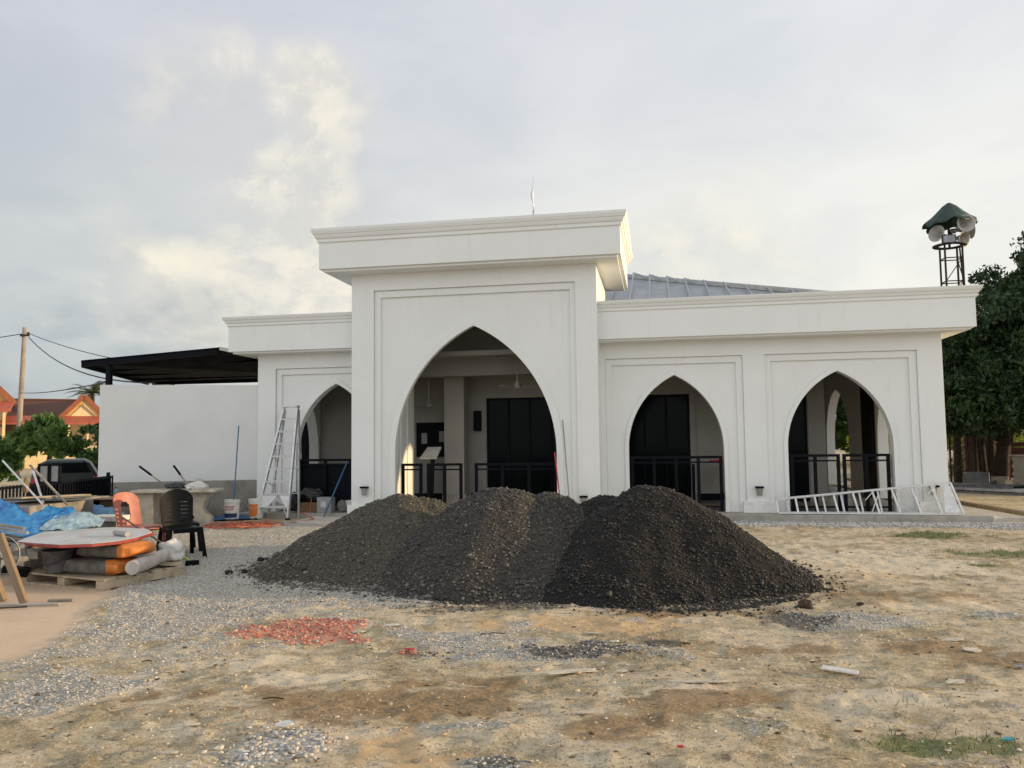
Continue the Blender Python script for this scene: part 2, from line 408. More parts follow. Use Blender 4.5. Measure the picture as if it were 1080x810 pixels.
E = dict(p1=(1.76, 7.18, .68, .55), p1d=(1.10, 7.15, .50, .42), p2=(-1.04, 5.81, .85, .36), p2d=(-.72, 5.90, .55, .26), p2e=(-1.72, 5.80, .45, .2),
         p3=(.54, 4.50, .30, .22), p4=(-1.99, 3.85, .40, .24), p5=(-1.10, 4.22, .30, .14), p6=(-.81, 3.85, .18, .10), d7=(-.02, 6.16, .20, .13), p8=(-3.9, 4.6, .8, .5),
         red=(-2.84, 6.28, .66, .40), red2=(-1.84, 5.75, .14, .07), sand1=(-.67, 6.80, 1.1, .42), sand2=(-1.28, 3.99, .4, .36), sandr=(2.3, 9.6, 1.5, .9), sand3=(2.6, 7.9, 1.2, .5),
         gr1=(3.97, 13.2, .95, .45), gr2=(4.5, 11.5, .95, .5), gr3=(3.85, 10.35, .25, .22), gr4=(1.42, 4.42, .55, .24), gr5=(.82, 4.46, .08, .06), gr6=(1.5, 5.0, .5, .2), gr7=(.1, 5.6, .4, .2),
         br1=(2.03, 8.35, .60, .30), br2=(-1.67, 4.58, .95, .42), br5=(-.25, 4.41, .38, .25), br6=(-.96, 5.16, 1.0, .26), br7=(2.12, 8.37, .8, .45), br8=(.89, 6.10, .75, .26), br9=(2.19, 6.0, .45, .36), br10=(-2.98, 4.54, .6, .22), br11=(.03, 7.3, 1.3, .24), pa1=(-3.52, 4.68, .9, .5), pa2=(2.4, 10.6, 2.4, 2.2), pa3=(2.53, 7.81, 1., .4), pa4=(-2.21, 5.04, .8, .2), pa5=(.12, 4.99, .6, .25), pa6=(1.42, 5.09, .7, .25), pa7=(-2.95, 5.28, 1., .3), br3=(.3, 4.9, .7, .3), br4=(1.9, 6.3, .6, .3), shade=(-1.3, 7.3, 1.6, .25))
def zones(x, y):
    w1 = fbm(x, y, 1.7, 4, 3)*.40; w2 = fbm(x, y, 6., 4, 9)*.34; wob = w1+w2
    def em(k, s=.75, amp=1.8): return smooth(0, s, ell(x, y, E[k])+wob*amp+.1)
    z = {}
    g = smooth(-.10, .22, poly_dist(x, y, GRAVEL)+wob*.35)
    g = np.maximum(g, .60*smooth(-.25, .35, poly_dist(x, y, LOOSE)+wob*.8)*smooth(-.1, .35, w2*2+.22))
    g = np.maximum(g, .75*smooth(.30, .62, fbm(x, y*1.8, 1.1, 4, 63)+w2*.5)*smooth(12, 7, y))
    g = np.maximum(g, .95*smooth(-.12, .15, poly_dist(x, y, STRIP)+wob*.3))
    for k in ('p1', 'p2', 'p3', 'p5', 'p6', 'p8'): g = np.maximum(g, .85*em(k))
    z['gravel'] = g; z['white'] = np.maximum(.8*em('p4', 1.), .4*em('p3'))
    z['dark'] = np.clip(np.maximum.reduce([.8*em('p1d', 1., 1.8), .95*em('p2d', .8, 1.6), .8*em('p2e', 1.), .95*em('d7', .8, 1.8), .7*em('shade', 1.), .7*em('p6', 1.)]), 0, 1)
    z['red'] = np.maximum(em('red', .7, 1.5), em('red2', .6, 1.2))
    z['sand'] = np.maximum.reduce([em('sand1', .8), em('sand2', .9), .6*em('sandr', .9), .7*em('sand3', .9)])
    z['grass'] = np.maximum.reduce([em('gr1'), em('gr2'), em('gr3'), em('gr4', .8), em('gr5'), .35*em('gr6', 1.), .3*em('gr7', 1.)])
    z['brown'] = np.maximum.reduce([em(k, 1., 2.) for k in ('br1', 'br2', 'br3', 'br4', 'br5', 'br6', 'br7', 'br8', 'br9', 'br10', 'br11')])
    z['pale'] = np.maximum.reduce([em(k, 1., 2.) for k in ('pa1', 'pa2', 'pa3', 'pa4', 'pa5', 'pa6', 'pa7')])
    z['conc'] = smooth(-.08, .10, poly_dist(x, y, CONC)+w1*.35+w2*.25)
    return z
def ground_h(x, y, z=None):
    fade = smooth(0, 1.2, 15.3-y)*smooth(-.5, 1, y-1)*smooth(0, 3, 11-np.abs(x+1))
    h = fbm(x, y, .7, 3, 21)*.035+fbm(x, y, 3.1, 4, 5)*.013+np.abs(fbm(x, y, 8, 3, 8))*.012+np.maximum(fbm(x, y, 15, 2, 18)-.15, 0)*.03
    rut = fbm(x*.35+y*.02, y*2.6+x*.25, 1.4, 3, 40)*.022*smooth(0, 1, fbm(x, y, .5, 2, 77)+.6)
    h = h+rut
    zz = z or zones(x, y)
    h = h*(1-.93*zz['conc'])*fade
    h = h+zz['gravel']*(.012+.006*fbm(x, y, 25, 2, 3))*fade*(1-zz['conc'])+(zz['red']+zz['white'])*.012*fade
    return h
def make_ground():
    def lines(a, b, s0, s1):
        o = [a]
        while o[-1] < b: o.append(o[-1]+s0+(s1-s0)*(o[-1]-a)/(b-a))
        return o
    xs = np.array([-900, -300, -120, -60, -35, -22, -15, -12, -10.5]+lines(-9.6, 7.5, .036, .036)+[8.4, 10, 13, 20, 35, 60, 120, 300, 900.])
    ys = np.array([-60, -20, -6, -1, 1, 2.0]+lines(2.6, 15.5, .020, .075)+[15.8, 16.5, 18, 20, 23, 27, 33, 42, 60, 90, 150, 300, 700, 1800.])
    X, Y = np.meshgrid(xs, ys); x, y = X.ravel(), Y.ravel()
    z = zones(x, y); h = ground_h(x, y, z)
    i = np.arange(len(ys)-1)[:, None]*len(xs)+np.arange(len(xs)-1)[None]
    i = i.ravel(); F = np.c_[i, i+1, i+1+len(xs), i+len(xs)]
    m, t = new_mat('site_dirt'); tc = t.n('ShaderNodeTexCoord'); v = tc.outputs['Object']
    a = t.n('ShaderNodeAttribute', attribute_name='zone_a'); b = t.n('ShaderNodeAttribute', attribute_name='zone_b'); c3 = t.n('ShaderNodeAttribute', attribute_name='zone_c')
    sa = t.n('ShaderNodeSeparateColor', ins={0: a.outputs[0]}).outputs; sb = t.n('ShaderNodeSeparateColor', ins={0: b.outputs[0]}).outputs; sc = t.n('ShaderNodeSeparateColor', ins={0: c3.outputs[0]}).outputs
    nl = t.noise(v, .9, 6, .6, .3); nm = t.noise(v, 4.5, 7, .65, .5); nf = t.noise(v, 38, 6, .7); nff = t.noise(v, 160, 4, .7)
    vs = t.n('ShaderNodeMapping', ins={0: v, 2: (0, 0, .25), 3: (1.2, 6, 1)}).outputs[0]; ns = t.noise(vs, 1.6, 6, .65, .6)
    dirt = t.mix(t.ramp(nm, .36, .62), (.59, .505, .345), (.33, .262, .155))
    dirt = t.mix(t.ramp(nl, .42, .60, 0, .75), dirt, (.70, .60, .45)); dirt = t.mix(t.ramp(nl, .44, .34, 0, .6), dirt, (.30, .225, .13))
    dirt = t.mix(t.ramp(ns, .50, .66, 0, .75), dirt, (.33, .275, .165))
    nw = t.noise(t.n('ShaderNodeMapping', ins={0: v, 1: (7, 3, 0), 3: (1, 1.9, 1)}).outputs[0], 2.6, 9, .72, .9)
    dirt = t.mix(t.ramp(nw, .56, .64, 0, .8), dirt, (.72, .635, .50)); dirt = t.mix(t.ramp(nw, .40, .33, 0, .75), dirt, (.20, .135, .075))
    nk = t.noise(v, 13, 8, .75, .6); dirt = t.mix(t.ramp(nk, .60, .68, 0, .7), dirt, (.15, .11, .07)); dirt = t.mix(t.ramp(nk, .37, .30, 0, .7), dirt, (.74, .66, .54))
    dirt = t.mix(t.ramp(nf, .54, .62, 0, .55), dirt, (.70, .60, .45)); dirt = t.mix(t.ramp(nff, .56, .66, 0, .45), dirt, (.74, .66, .53)); dirt = t.mix(t.ramp(nff, .44, .34, 0, .55), dirt, (.20, .15, .095))
    dirt = t.mix(t.ramp(nf, .44, .36, 0, .55), dirt, (.24, .17, .095))
    # finer tinted speckle
    vo = t.n('ShaderNodeTexVoronoi', ins={'Vector': v, 'Scale': 90.}); spk = t.n('ShaderNodeSeparateColor', ins={0: vo.outputs[1]}).outputs
    dirt = t.mix(t.math('MULTIPLY', t.ramp(spk[0], .78, .98), t.ramp(vo.outputs[0], .45, .2)), dirt, (.72, .66, .56))
    dirt = t.mix(t.math('MULTIPLY', t.ramp(spk[1], .80, .98), .55), dirt, (.15, .115, .08))
    def edge(s, w=.5): return t.ramp(t.math('ADD', s, t.math('MULTIPLY', t.math('SUBTRACT', nf, .5), w*1.6)), .30, .70)
    sand = t.mix(t.ramp(nm, .3, .7), (.66, .47, .27), (.56, .40, .235)); sand = t.mix(t.ramp(nff, .45, .75, 0, .4), sand, (.36, .23, .12))
    out = t.mix(t.math('MULTIPLY', edge(sb[0]), .85), dirt, sand)
    pale = t.mix(t.ramp(nf, .3, .7), (.80, .71, .56), (.62, .53, .40)); out = t.mix(t.math('MULTIPLY', edge(sc[2], 1.), .80), out, pale)
    brown = t.mix(t.ramp(nf, .35, .65), (.20, .13, .07), (.38, .27, .155)); out = t.mix(t.math('MULTIPLY', edge(sc[1], 1.1), .85), out, brown)
    gv = t.n('ShaderNodeTexVoronoi', ins={'Vector': v, 'Scale': 55.}); gk = t.n('ShaderNodeSeparateColor', ins={0: gv.outputs[1]}).outputs
    grav = t.mix(gk[0], (.46, .44, .39), (.74, .71, .64)); grav = t.mix(t.ramp(gv.outputs[0], .35, .62, 0, .7), grav, (.20, .185, .16))
    grav = t.mix(t.ramp(nm, .5, .75, 0, .5), grav, (.50, .44, .34))
    out = t.mix(edge(sa[0], .8), out, grav)
    wht = t.mix(gk[1], (.45, .43, .40), (.74, .72, .68)); out = t.mix(edge(sa[1], .6), out, wht)
    red = t.mix(gk[2], (.62, .17, .10), (.52, .30, .22)); out = t.mix(t.math('MULTIPLY', edge(sa[2], .9), .75), out, red)
    blk = t.mix(gk[0], (.045, .042, .038), (.16, .15, .135)); out = t.mix(t.math('MULTIPLY', edge(sb[1], 1.3), .8), out, blk)
    gg = t.mix(t.ramp(nf, .3, .7), (.10, .14, .045), (.22, .23, .10)); out = t.mix(t.math('MULTIPLY', edge(sb[2], .9), .8), out, gg)
    cn = t.mix(t.ramp(nl, .3, .7), (.70, .535, .38), (.60, .46, .33)); cn = t.mix(t.ramp(nm, .55, .75, 0, .4), cn, (.46, .37, .28)); out = t.mix(sc[0], out, cn)
    hh = t.math('ADD', t.math('ADD', t.math('MULTIPLY', nm, .9), t.math('MULTIPLY', nf, .55)), t.math('MULTIPLY', nff, .26))
    hh = t.math('SUBTRACT', hh, t.math('MULTIPLY', t.math('MULTIPLY', gv.outputs[0], sa[0]), .35))
    hh = t.math('MULTIPLY', hh, t.math('SUBTRACT', 1., t.math('MULTIPLY', sc[0], .85)))
    finish(t, out, .95, hh, .9, .026, 0, .2)
    cols = {'zone_a': np.c_[z['gravel'], z['white'], z['red']], 'zone_b': np.c_[z['sand'], z['dark'], z['grass']], 'zone_c': np.c_[z['conc'], z['brown'], z['pale']]}
    o = np_mesh('ground', np.c_[x, y, h], F, m, cols, smooth=True); tag(o, kind='structure')
make_ground()

# stones: deformed icosahedra, built with numpy
def ico():
    p = (1+5**.5)/2
    v = np.array([(-1, p, 0), (1, p, 0), (-1, -p, 0), (1, -p, 0), (0, -1, p), (0, 1, p), (0, -1, -p), (0, 1, -p), (p, 0, -1), (p, 0, 1), (-p, 0, -1), (-p, 0, 1)])/sqrt(1+p*p)
    f = np.array([(0, 11, 5), (0, 5, 1), (0, 1, 7), (0, 7, 10), (0, 10, 11), (1, 5, 9), (5, 11, 4), (11, 10, 2), (10, 7, 6), (7, 1, 8), (3, 9, 4), (3, 4, 2), (3, 2, 6), (3, 6, 8), (3, 8, 9), (4, 9, 5), (2, 4, 11), (6, 2, 10), (8, 6, 7), (9, 8, 1)])
    return v, f
IV, IF = ico()
def stones(P, size, tint, flat=.6, jit=.25, elong=1.35):
    """P (n,3) positions, size (n,), tint (n,3) -> verts, faces, colours"""
    n = len(P); V = np.repeat(IV[None], n, 0)*(1+NP.uniform(-jit, jit, (n, 12, 1)))
    sc = np.c_[NP.uniform(.8, elong, n), NP.uniform(.6, 1., n), flat*NP.uniform(.7, 1.2, n)]
    V = V*sc[:, None, :]
    tx = NP.normal(0, .35, n); c, s = np.cos(tx), np.sin(tx)
    y_ = V[:, :, 1]*c[:, None]-V[:, :, 2]*s[:, None]; z_ = V[:, :, 1]*s[:, None]+V[:, :, 2]*c[:, None]; V[:, :, 1] = y_; V[:, :, 2] = z_
    a = NP.uniform(0, 2*pi, n); c, s = np.cos(a), np.sin(a)
    x_ = V[:, :, 0]*c[:, None]-V[:, :, 1]*s[:, None]; y_ = V[:, :, 0]*s[:, None]+V[:, :, 1]*c[:, None]; V[:, :, 0] = x_; V[:, :, 1] = y_
    V = V*size[:, None, None]+P[:, None, :]
    F = (IF[None]+(np.arange(n)*12)[:, None, None]).reshape(-1, 3)
    return V.reshape(-1, 3), F, np.repeat(tint, 12, 0)
def scatter(n, box, fn, thr=0):
    """rejection sampling by a density function"""
    x = NP.uniform(box[0], box[1], n); y = NP.uniform(box[2], box[3], n)
    k = NP.uniform(0, 1, n) < fn(x, y); return x[k], y[k]
def greys(n, lo, hi, warm=.03):
    g = NP.uniform(lo, hi, n); w = NP.normal(0, warm, n); return np.clip(np.c_[g*(1+w), g, g*(1-w)], .01, .9)
def stone_field(name, kind_label, n, box, fn, s0, s1, tintf, sink=.3, mat=None, flat=.6):
    x, y = scatter(n, box, fn); h = ground_h(x, y); k = len(x)
    s = s0+(s1-s0)*NP.uniform(0, 1, k)**2.2
    V, F, C = stones(np.c_[x, y, h+s*flat*(1-sink)*.6], s, tintf(k), flat)
    o = np_mesh(name, V, F, mat or m_stone, C); tag(o, kind='stuff'); o['label'] = kind_label
    o['category'] = 'stones'; return o
def gdens(x, y):
    z = zones(x, y); return np.clip(z['gravel']**1.5*(1-z['conc'])*(.9*smooth(16, 6, y)+.35), 0, 1)
stone_field('gravel', 'pale grey crushed gravel spread between the pallets and the heaps', 95000, (-8.2, 3, 3.2, 13.5), gdens, .0045, .0125, lambda k: greys(k, .34, .58, .04)*np.array([[1.06, 1., .91]]))
stone_field('gravel', 'grey gravel strip along the foot of the white building', 9000, (1.2, 7.5, 13.8, 15.38), lambda x, y: zones(x, y)['gravel'], .012, .024, lambda k: greys(k, .3, .6))
stone_field('chalk_stones', 'whitish broken stones lying on the dirt nearest the viewer', 6500, (-2.7, -1.2, 3.4, 4.4), lambda x, y: zones(x, y)['white'], .004, .021, lambda k: greys(k, .26, .66, .06)*np.array([[1.06, 1., .90]]), .3, None, .5)
def redc(k):
    q = NP.uniform(0, 1, (k, 1)); return np.clip((np.array([.50, .10, .06])*(1-q)+np.array([.62, .36, .27])*q)*NP.uniform(.7, 1.2, (k, 1)), 0, 1)
stone_field('brick_rubble', 'patch of crushed red brick chips on the dirt', 7500, (-3.5, -1.6, 5.5, 6.9), lambda x, y: zones(x, y)['red']**1.3*.62, .004, .019, redc, mat=m_chip, flat=.45)
stone_field('asphalt_crumbs', 'dark asphalt crumbs strewn over the dirt', 26000, (-2.6, 2.5, 3.6, 8.0), lambda x, y: zones(x, y)['dark']*.55, .004, .013, lambda k: greys(k, .03, .12))
def pebc(k):
    b = np.array([[.60, .52, .39], [.34, .25, .16], [.50, .48, .43], [.66, .61, .52], [.16, .13, .10], [.50, .36, .22]]); return b[NP.integers(0, 6, k)]*NP.uniform(.8, 1.15, (k, 1))
def pebd(x, y):
    z = zones(x, y); return np.clip((.25+.75*smooth(-.2, .5, fbm(x, y, 2.2, 3, 55)))*(1-.9*z['conc'])*smooth(15, 4, y), 0, 1)
stone_field('pebbles', 'loose pebbles and crumbs sprinkled over the open dirt', 48000, (-5, 4.6, 3.0, 14), pebd, .0025, .010, pebc, .5, None, .5)
stone_field('plaster_flakes', 'pale flat flakes and crumbs of plaster littering the dirt', 16000, (-4.8, 4.8, 3.0, 13), lambda x, y: np.clip(smooth(.0, .5, fbm(x, y*1.6, 1.5, 4, 91)+.05)*(1-zones(x, y)['conc'])*smooth(14, 4, y), 0, 1), .004, .022, lambda k: np.array([[.62, .55, .44]])*NP.uniform(.55, 1.15, (k, 1)), .6, None, .16)
stone_field('dead_leaves', 'dark brown bits of leaf and bark littering the dirt', 7000, (-4.8, 4.8, 3.0, 13), lambda x, y: np.clip(smooth(.0, .5, fbm(x, y*1.6, 1.9, 4, 37))*(1-zones(x, y)['conc'])*smooth(14, 4, y), 0, 1), .005, .026, lambda k: np.array([[.16, .105, .06]])*NP.uniform(.4, 1.4, (k, 1)), .5, None, .2)
stone_field('dirt_clods', 'small flat lumps of dried mud over the open dirt', 2600, (-5, 4.6, 3.0, 13), pebd, .010, .028, lambda k: np.array([[.52, .39, .25]])*NP.uniform(.6, 1.25, (k, 1)), .75, None, .35)

def blades(name, label, n, box, fn, h0, h1, w, mat, lean=.5):
    x, y = scatter(n, box, fn); z = ground_h(x, y); k = len(x); a = NP.uniform(0, 2*pi, k); hh = NP.uniform(h0, h1, k); l = NP.uniform(.1, lean, k)*hh; d = NP.uniform(0, 2*pi, k)
    P = np.c_[x, y, z]; q = np.c_[np.cos(a), np.sin(a), a*0]*w; tip = np.c_[np.cos(d)*l, np.sin(d)*l, hh]
    V = np.stack([P-q, P+q, P+tip*.55+q*.7, P+tip], 1).reshape(-1, 3); i = np.arange(k)*4
    F = np.c_[np.r_[i, i], np.r_[i+1, i+2], np.r_[i+2, i+3]]; C = np.repeat(NP.uniform(0, 1, (k, 1)), 4, 0)*np.ones((1, 3))
    o = np_mesh(name, V, F, mat, C); tag(o, label, 'grass', kind='stuff')
blades('grass', 'sparse green grass tufts growing through the dirt', 60000, (-.5, 5.5, 4.0, 13.8), lambda x, y: zones(x, y)['grass']**1.1, .012, .055, .0028, m_grass, 1.1)
# straw and twigs
def straws():
    n = 900; x = NP.uniform(-4.6, 3.6, n); y = NP.uniform(3.3, 9.5, n); k = NP.uniform(0, 1, n) < pebd(x, y); x, y = x[k], y[k]; n = len(x)
    a = NP.normal(.2, .7, n); L = NP.uniform(.02, .09, n); z = ground_h(x, y)+.006
    d = np.c_[np.cos(a), np.sin(a), a*0]; q = np.c_[-np.sin(a), np.cos(a), a*0]*.0016; P = np.c_[x, y, z]; up = np.array([[0, 0, .003]])
    V = np.stack([P-d*L[:, None]/2-q, P-d*L[:, None]/2+q, P+d*L[:, None]/2+q, P+d*L[:, None]/2-q, P+up-d*L[:, None]/2, P+up+d*L[:, None]/2], 1).reshape(-1, 3)
    i = np.arange(n)*6; F = np.r_[np.c_[i, i+3, i+5, i+4], np.c_[i+1, i+4, i+5, i+2]]
    C = np.repeat(np.array([[.50, .40, .25]])*NP.uniform(.4, 1.3, (n, 1)), 6, 0)
    tag(np_mesh('straw', V, F, m_chip, C), 'bits of straw and thin twigs scattered on the dirt', 'straw', kind='stuff')
straws()

# ------------------------------------------------------------------ three heaps
def heap(name, label, cx, cy, rx, ry, hgt, base, lo, hi, seed, nst, top=.16, lump=.05, bumps=()):
    T = thing(name, label, 'heap', (cx, cy, 0), group='heaps of road aggregate in front of the building')
    def hf(x, y):
        a = np.arctan2(y, x); rr = np.hypot(x/rx, y/ry)
        rr = rr/(1+.07*np.sin(a*3+seed)+.045*np.sin(a*5+seed*2.1)+.10*fbm(np.cos(a)*2+seed, np.sin(a)*2, 1.3, 3, seed))
        k = 1-np.sqrt(rr*rr+top*top)
        z = hgt/(1-top)*np.maximum(k, 0)
        for bx, by, br, bh in bumps:      # shoulders left by separate tips of the lorry
            r2 = np.hypot(x-bx, y-by)/br; kb = bh/(1-.25)*np.maximum(1-np.sqrt(r2*r2+.0625), 0); z = np.maximum(z, kb)+.10*np.minimum(z, kb)
        z = np.where(k > 0, z, k*.12)
        edge = smooth(0, .22, k)
        z = z+(fbm(x+seed*3, y, 1.5, 3, seed+4)*lump+fbm(x, y+seed, 6, 3, seed+9)*.022+np.abs(fbm(x, y, 22, 2, seed+2))*.014)*(.25+edge)
        return z-.006
    n1, n2 = 150, 150
    xs = np.linspace(-rx*1.18, rx*1.18, n1); ys = np.linspace(-ry*1.18, ry*1.18, n2); X, Y = np.meshgrid(xs, ys); x, y = X.ravel(), Y.ravel(); z = hf(x, y)
    z = np.maximum(z, -.06)
    i = (np.arange(n2-1)[:, None]*n1+np.arange(n1-1)[None]).ravel(); F = np.c_[i, i+1, i+1+n1, i+n1]
    m, t = new_mat(name+'_fines'); v = t.n('ShaderNodeTexCoord').outputs['Object']; nf = t.noise(v, 60, 6, .7); nl = t.noise(v, 2.2, 5, .6, .4)
    vv = t.n('ShaderNodeTexVoronoi', ins={'Vector': v, 'Scale': 60.}); kk = t.n('ShaderNodeSeparateColor', ins={0: vv.outputs[1]}).outputs
    c = t.mix(kk[0], tuple(q*.55 for q in base), tuple(q*1.5 for q in base)); c = t.mix(t.ramp(nl, .35, .65, 0, .5), c, tuple(q*1.25 for q in base))
    finish(t, c, .9, t.math('SUBTRACT', nf, t.math('MULTIPLY', vv.outputs[0], .8)), .9, .02, 0, .3)
    body = np_mesh('fines', np.c_[x, y, z], F, m, parent=T, smooth=True)
    x = NP.uniform(-rx*1.25, rx*1.25, nst); y = NP.uniform(-ry*1.25, ry*.9, nst); rr = np.hypot(x/rx, y/ry); k = (rr < 1.04) | ((rr < 1.18) & (NP.uniform(0, 1, nst) < .10)); x, y = x[k], y[k]; k = len(x)
    s = .005+.011*NP.uniform(0, 1, k)**2.5; s = np.where(NP.uniform(0, 1, k) < .010, s*2.2, s); rk = np.hypot(x/rx, y/ry); s = s*np.where((rk > .82) & (NP.uniform(0, 1, k) < .25), 1.7, 1)
    zz = np.maximum(hf(x, y), ground_h(x+cx, y+cy)); g = NP.uniform(0, 1, k)[:, None]**1.6
    tint = (np.array(lo)*(1-g)+np.array(hi)*g)*(1+.25*fbm(x, y, 1.6, 3, seed)[:, None])
    V, F, C = stones(np.c_[x, y, zz+s*.35], s, np.clip(tint, .008, .8), .75)
    so = np_mesh('loose_stones', V, F, m_tarstone, C, parent=T); so['kind'] = 'stuff'
    return T
heap('aggregate_heap', 'brownish grey aggregate heap, leftmost and dustiest of the three', -3.36, 9.9, 1.68, 1.95, .775, (.085, .075, .058), (.045, .040, .034), (.22, .20, .165), 3, 34000, .30, .045, [(.45, .1, 1.2, .72)])
heap('aggregate_heap', 'dark grey aggregate heap in the middle, with paler stones at its crest', -1.85, 9.15, 1.55, 1.72, .93, (.055, .050, .043), (.025, .023, .021), (.17, .155, .135), 5, 34000, .24, .055, [(.6, .25, 1.15, .81), (.95, .1, 1.1, .70), (-.45, -.1, 1.1, .72)])
heap('aggregate_heap', 'black crumbly aggregate heap, rightmost and darkest of the three', -.08, 9.28, 1.74, 1.85, .885, (.016, .0145, .013), (.007, .0068, .0065), (.050, .046, .042), 8, 42000, .22, .055, [(-.55, .2, 1.15, .79), (-.95, .1, 1.1, .70), (.45, .1, 1.25, .71)])

# ------------------------------------------------------------------ the white building
B = thing('mosque', 'white single-storey building with pointed arches, tall entrance block and flat cornices', 'mosque', (-1.6, 15.8, 0))
def bw(mb, name, mat, parent=None, **k):
    return mb.build(name, mat, parent or B, world=True, **k)
def arch_pts(cx, hw, zs, za, n=22, z0=0.):
    """pointed arch outline, from the bottom left up over the apex and down to the bottom right"""
    r = za-zs; Rr = (hw*hw+r*r)/(2*hw); L = []
    for i in range(n+1):
        z = zs+r*(1-(1-i/n)**1.25) if i < n else za
        dx = sqrt(max(Rr*Rr-(z-zs)**2, 0))-(Rr-hw)
        L.append((cx-dx, z))
    L = [(cx-hw, z0)]+L
    return L+[(2*cx-x, z) for x, z in L[:-1][::-1]]
def arch_off(cx, hw, zs, za, d, z0=0): return arch_pts(cx, hw+d, zs, za+d*1.35, z0=z0)
def plate(x0, x1, zt, hole, y0, y1, z0):
    """wall outline with notches cut up from the bottom; hole = list of outlines, left to right"""
    poly = [(x0, z0)]
    for h in hole: poly += h
    return MB().prism(poly+[(x1, z0), (x1, zt), (x0, zt)], y0, y1)
def rectn(x0, x1, zt, z0): return [(x0, z0), (x0, zt), (x1, zt), (x1, z0)]
def ring(cx, hw, zs, za, d, y0, y1, z0):
    a = arch_off(cx, hw, zs, za, d, z0); b = arch_pts(cx, hw, zs, za, z0=z0); mb = MB(); n = len(a)
    v = [(x, y0, z) for x, z in a]+[(x, y0, z) for x, z in b]+[(x, y1, z) for x, z in a]+[(x, y1, z) for x, z in b]
    f = []
    for i in range(n-1):
        f += [(i, i+1, n+i+1, n+i), (2*n+i, 3*n+i, 3*n+i+1, 2*n+i+1), (i, 2*n+i, 2*n+i+1, i+1), (n+i, n+i+1, 3*n+i+1, 3*n+i)]
    f += [(0, n, 3*n, 2*n), (n-1, 3*n-1, 4*n-1, 2*n-1)]
    return mb.add(v, f)
ZF = .12
YW = 15.8
bays = [dict(o=(-.98, 1.67), i=(-.86, 1.545), c=.366, hw=.915), dict(o=(2.08, 4.815), i=(2.19, 4.68), c=3.41, hw=.945), dict(o=(-8.05, -5.42), i=(-7.93, -5.53), c=-6.69, hw=.90)]
ZS, ZA = 1.36, 2.80
# right-hand wing, then left-hand wing
def wing(x0, x1, bs, name):
    mb = plate(x0, x1, 3.455, [rectn(*b['o'], 3.145, ZF) for b in bs], YW, YW+.05, ZF)
    for b in bs:
        mb2 = plate(*b['o'], 3.145, [rectn(b['i'][0], min(b['i'][1], b['o'][1]-.001), 3.015, ZF)], YW+.05, YW+.10, ZF); mb.add(mb2.v, mb2.f)
    mb3 = plate(x0+.001, x1-.001, 3.454, [arch_pts(b['c'], b['hw'], ZS, ZA, z0=ZF) for b in bs], YW+.10, YW+.30, ZF); mb.add(mb3.v, mb3.f)
    bw(mb, name, m_white, bevel=.006)
    for b in bs:
        bw(ring(b['c'], b['hw']-.002, ZS, ZA-.003, .075, YW+.06, YW+.105, ZF), 'arch_moulding', m_white, bevel=.005)
wing(-1.08, 5.25, bays[:2], 'front_wall'); wing(-8.46, -5.34, bays[2:], 'front_wall')
# entrance block
PX0, PX1, YP = -6.06, -1.075, 15.15
PC, PHW, PZS, PZA = -3.535, 1.63, 1.3, 3.84
mb = plate(PX0, PX1, 4.96, [rectn(-5.59, -1.49, 4.615, 0)], YP, YP+.055, 0)
q = plate(-5.59, -1.49, 4.615, [rectn(-5.46, -1.60, 4.475, 0)], YP+.055, YP+.11, 0); mb.add(q.v, q.f)
q = plate(PX0+.001, PX1-.001, 4.959, [arch_pts(PC, PHW, PZS, PZA)], YP+.11, YP+.20, 0); mb.add(q.v, q.f)
bw(mb, 'entrance_wall', m_white, bevel=.006)
bw(ring(PC, PHW-.002, PZS, PZA-.003, .13, YP+.065, YP+.115, 0), 'arch_moulding', m_white, bevel=.008)
mb = MB()
mb.box(PX0, PX0+.25, YP+.2, YW, 0, 4.95); mb.box(PX1-.25, PX1, YP+.2, YW, 0, 4.95)          # side returns
mb.box(PX0, PX0+.25, YW, 17.9, 3.30, 4.95); mb.box(PX1-.25, PX1, YW, 17.9, 3.30, 4.95); mb.box(PX0+.25, PX1-.25, 17.7, 17.9, 3.3, 4.95)
bw(mb, 'side_wall', m_white)
mb = MB(); mb.box(-5.86, -5.33, YW+.05, 17.02, ZF, 3.29); mb.box(-5.34, -5.31, 16.05, 16.22, ZF, 3.29); mb.box(-5.34, -5.31, 16.5, 16.66, ZF, 3.29)
bw(mb, 'entrance_pier', m_white, bevel=.004)
def cornice(x0, x1, y0, y1, prof, name):
    mb = MB(); n = len(prof)
    for o, z in prof: mb.v += [(x0-o, y0-o, z), (x1+o, y0-o, z), (x1+o, y1+o, z), (x0-o, y1+o, z)]
    for i in range(n-1):
        for k in range(4):
            k2 = (k+1) % 4; mb.f.append((i*4+k, i*4+k2, (i+1)*4+k2, (i+1)*4+k))
    mb.f.append((0, 3, 2, 1)); mb.f.append((n*4-4, n*4-3, n*4-2, n*4-1))
    return bw(mb, name, m_white, bevel=.004)
cornice(PX0+.003, PX1-.003, YP+.003, 17.75, [(0, 4.95), (.43, 4.952), (.43, 5.0), (.50, 5.0), (.50, 5.52), (.53, 5.54), (.535, 5.60), (.56, 5.615), (.58, 5.66), (.585, 5.68), (.60, 5.69), (.625, 5.75), (.63, 5.80), (.30, 5.80), (.30, 5.6), (-.2, 5.6)], 'entrance_cornice')
prof = [(0, 3.45), (.38, 3.452), (.38, 3.49), (.45, 3.49), (.45, 4.02), (.475, 4.035), (.48, 4.085), (.50, 4.10), (.515, 4.135), (.52, 4.15), (.535, 4.155), (.555, 4.20), (.56, 4.225), (.25, 4.225), (.25, 4.0), (-.3, 4.0)]
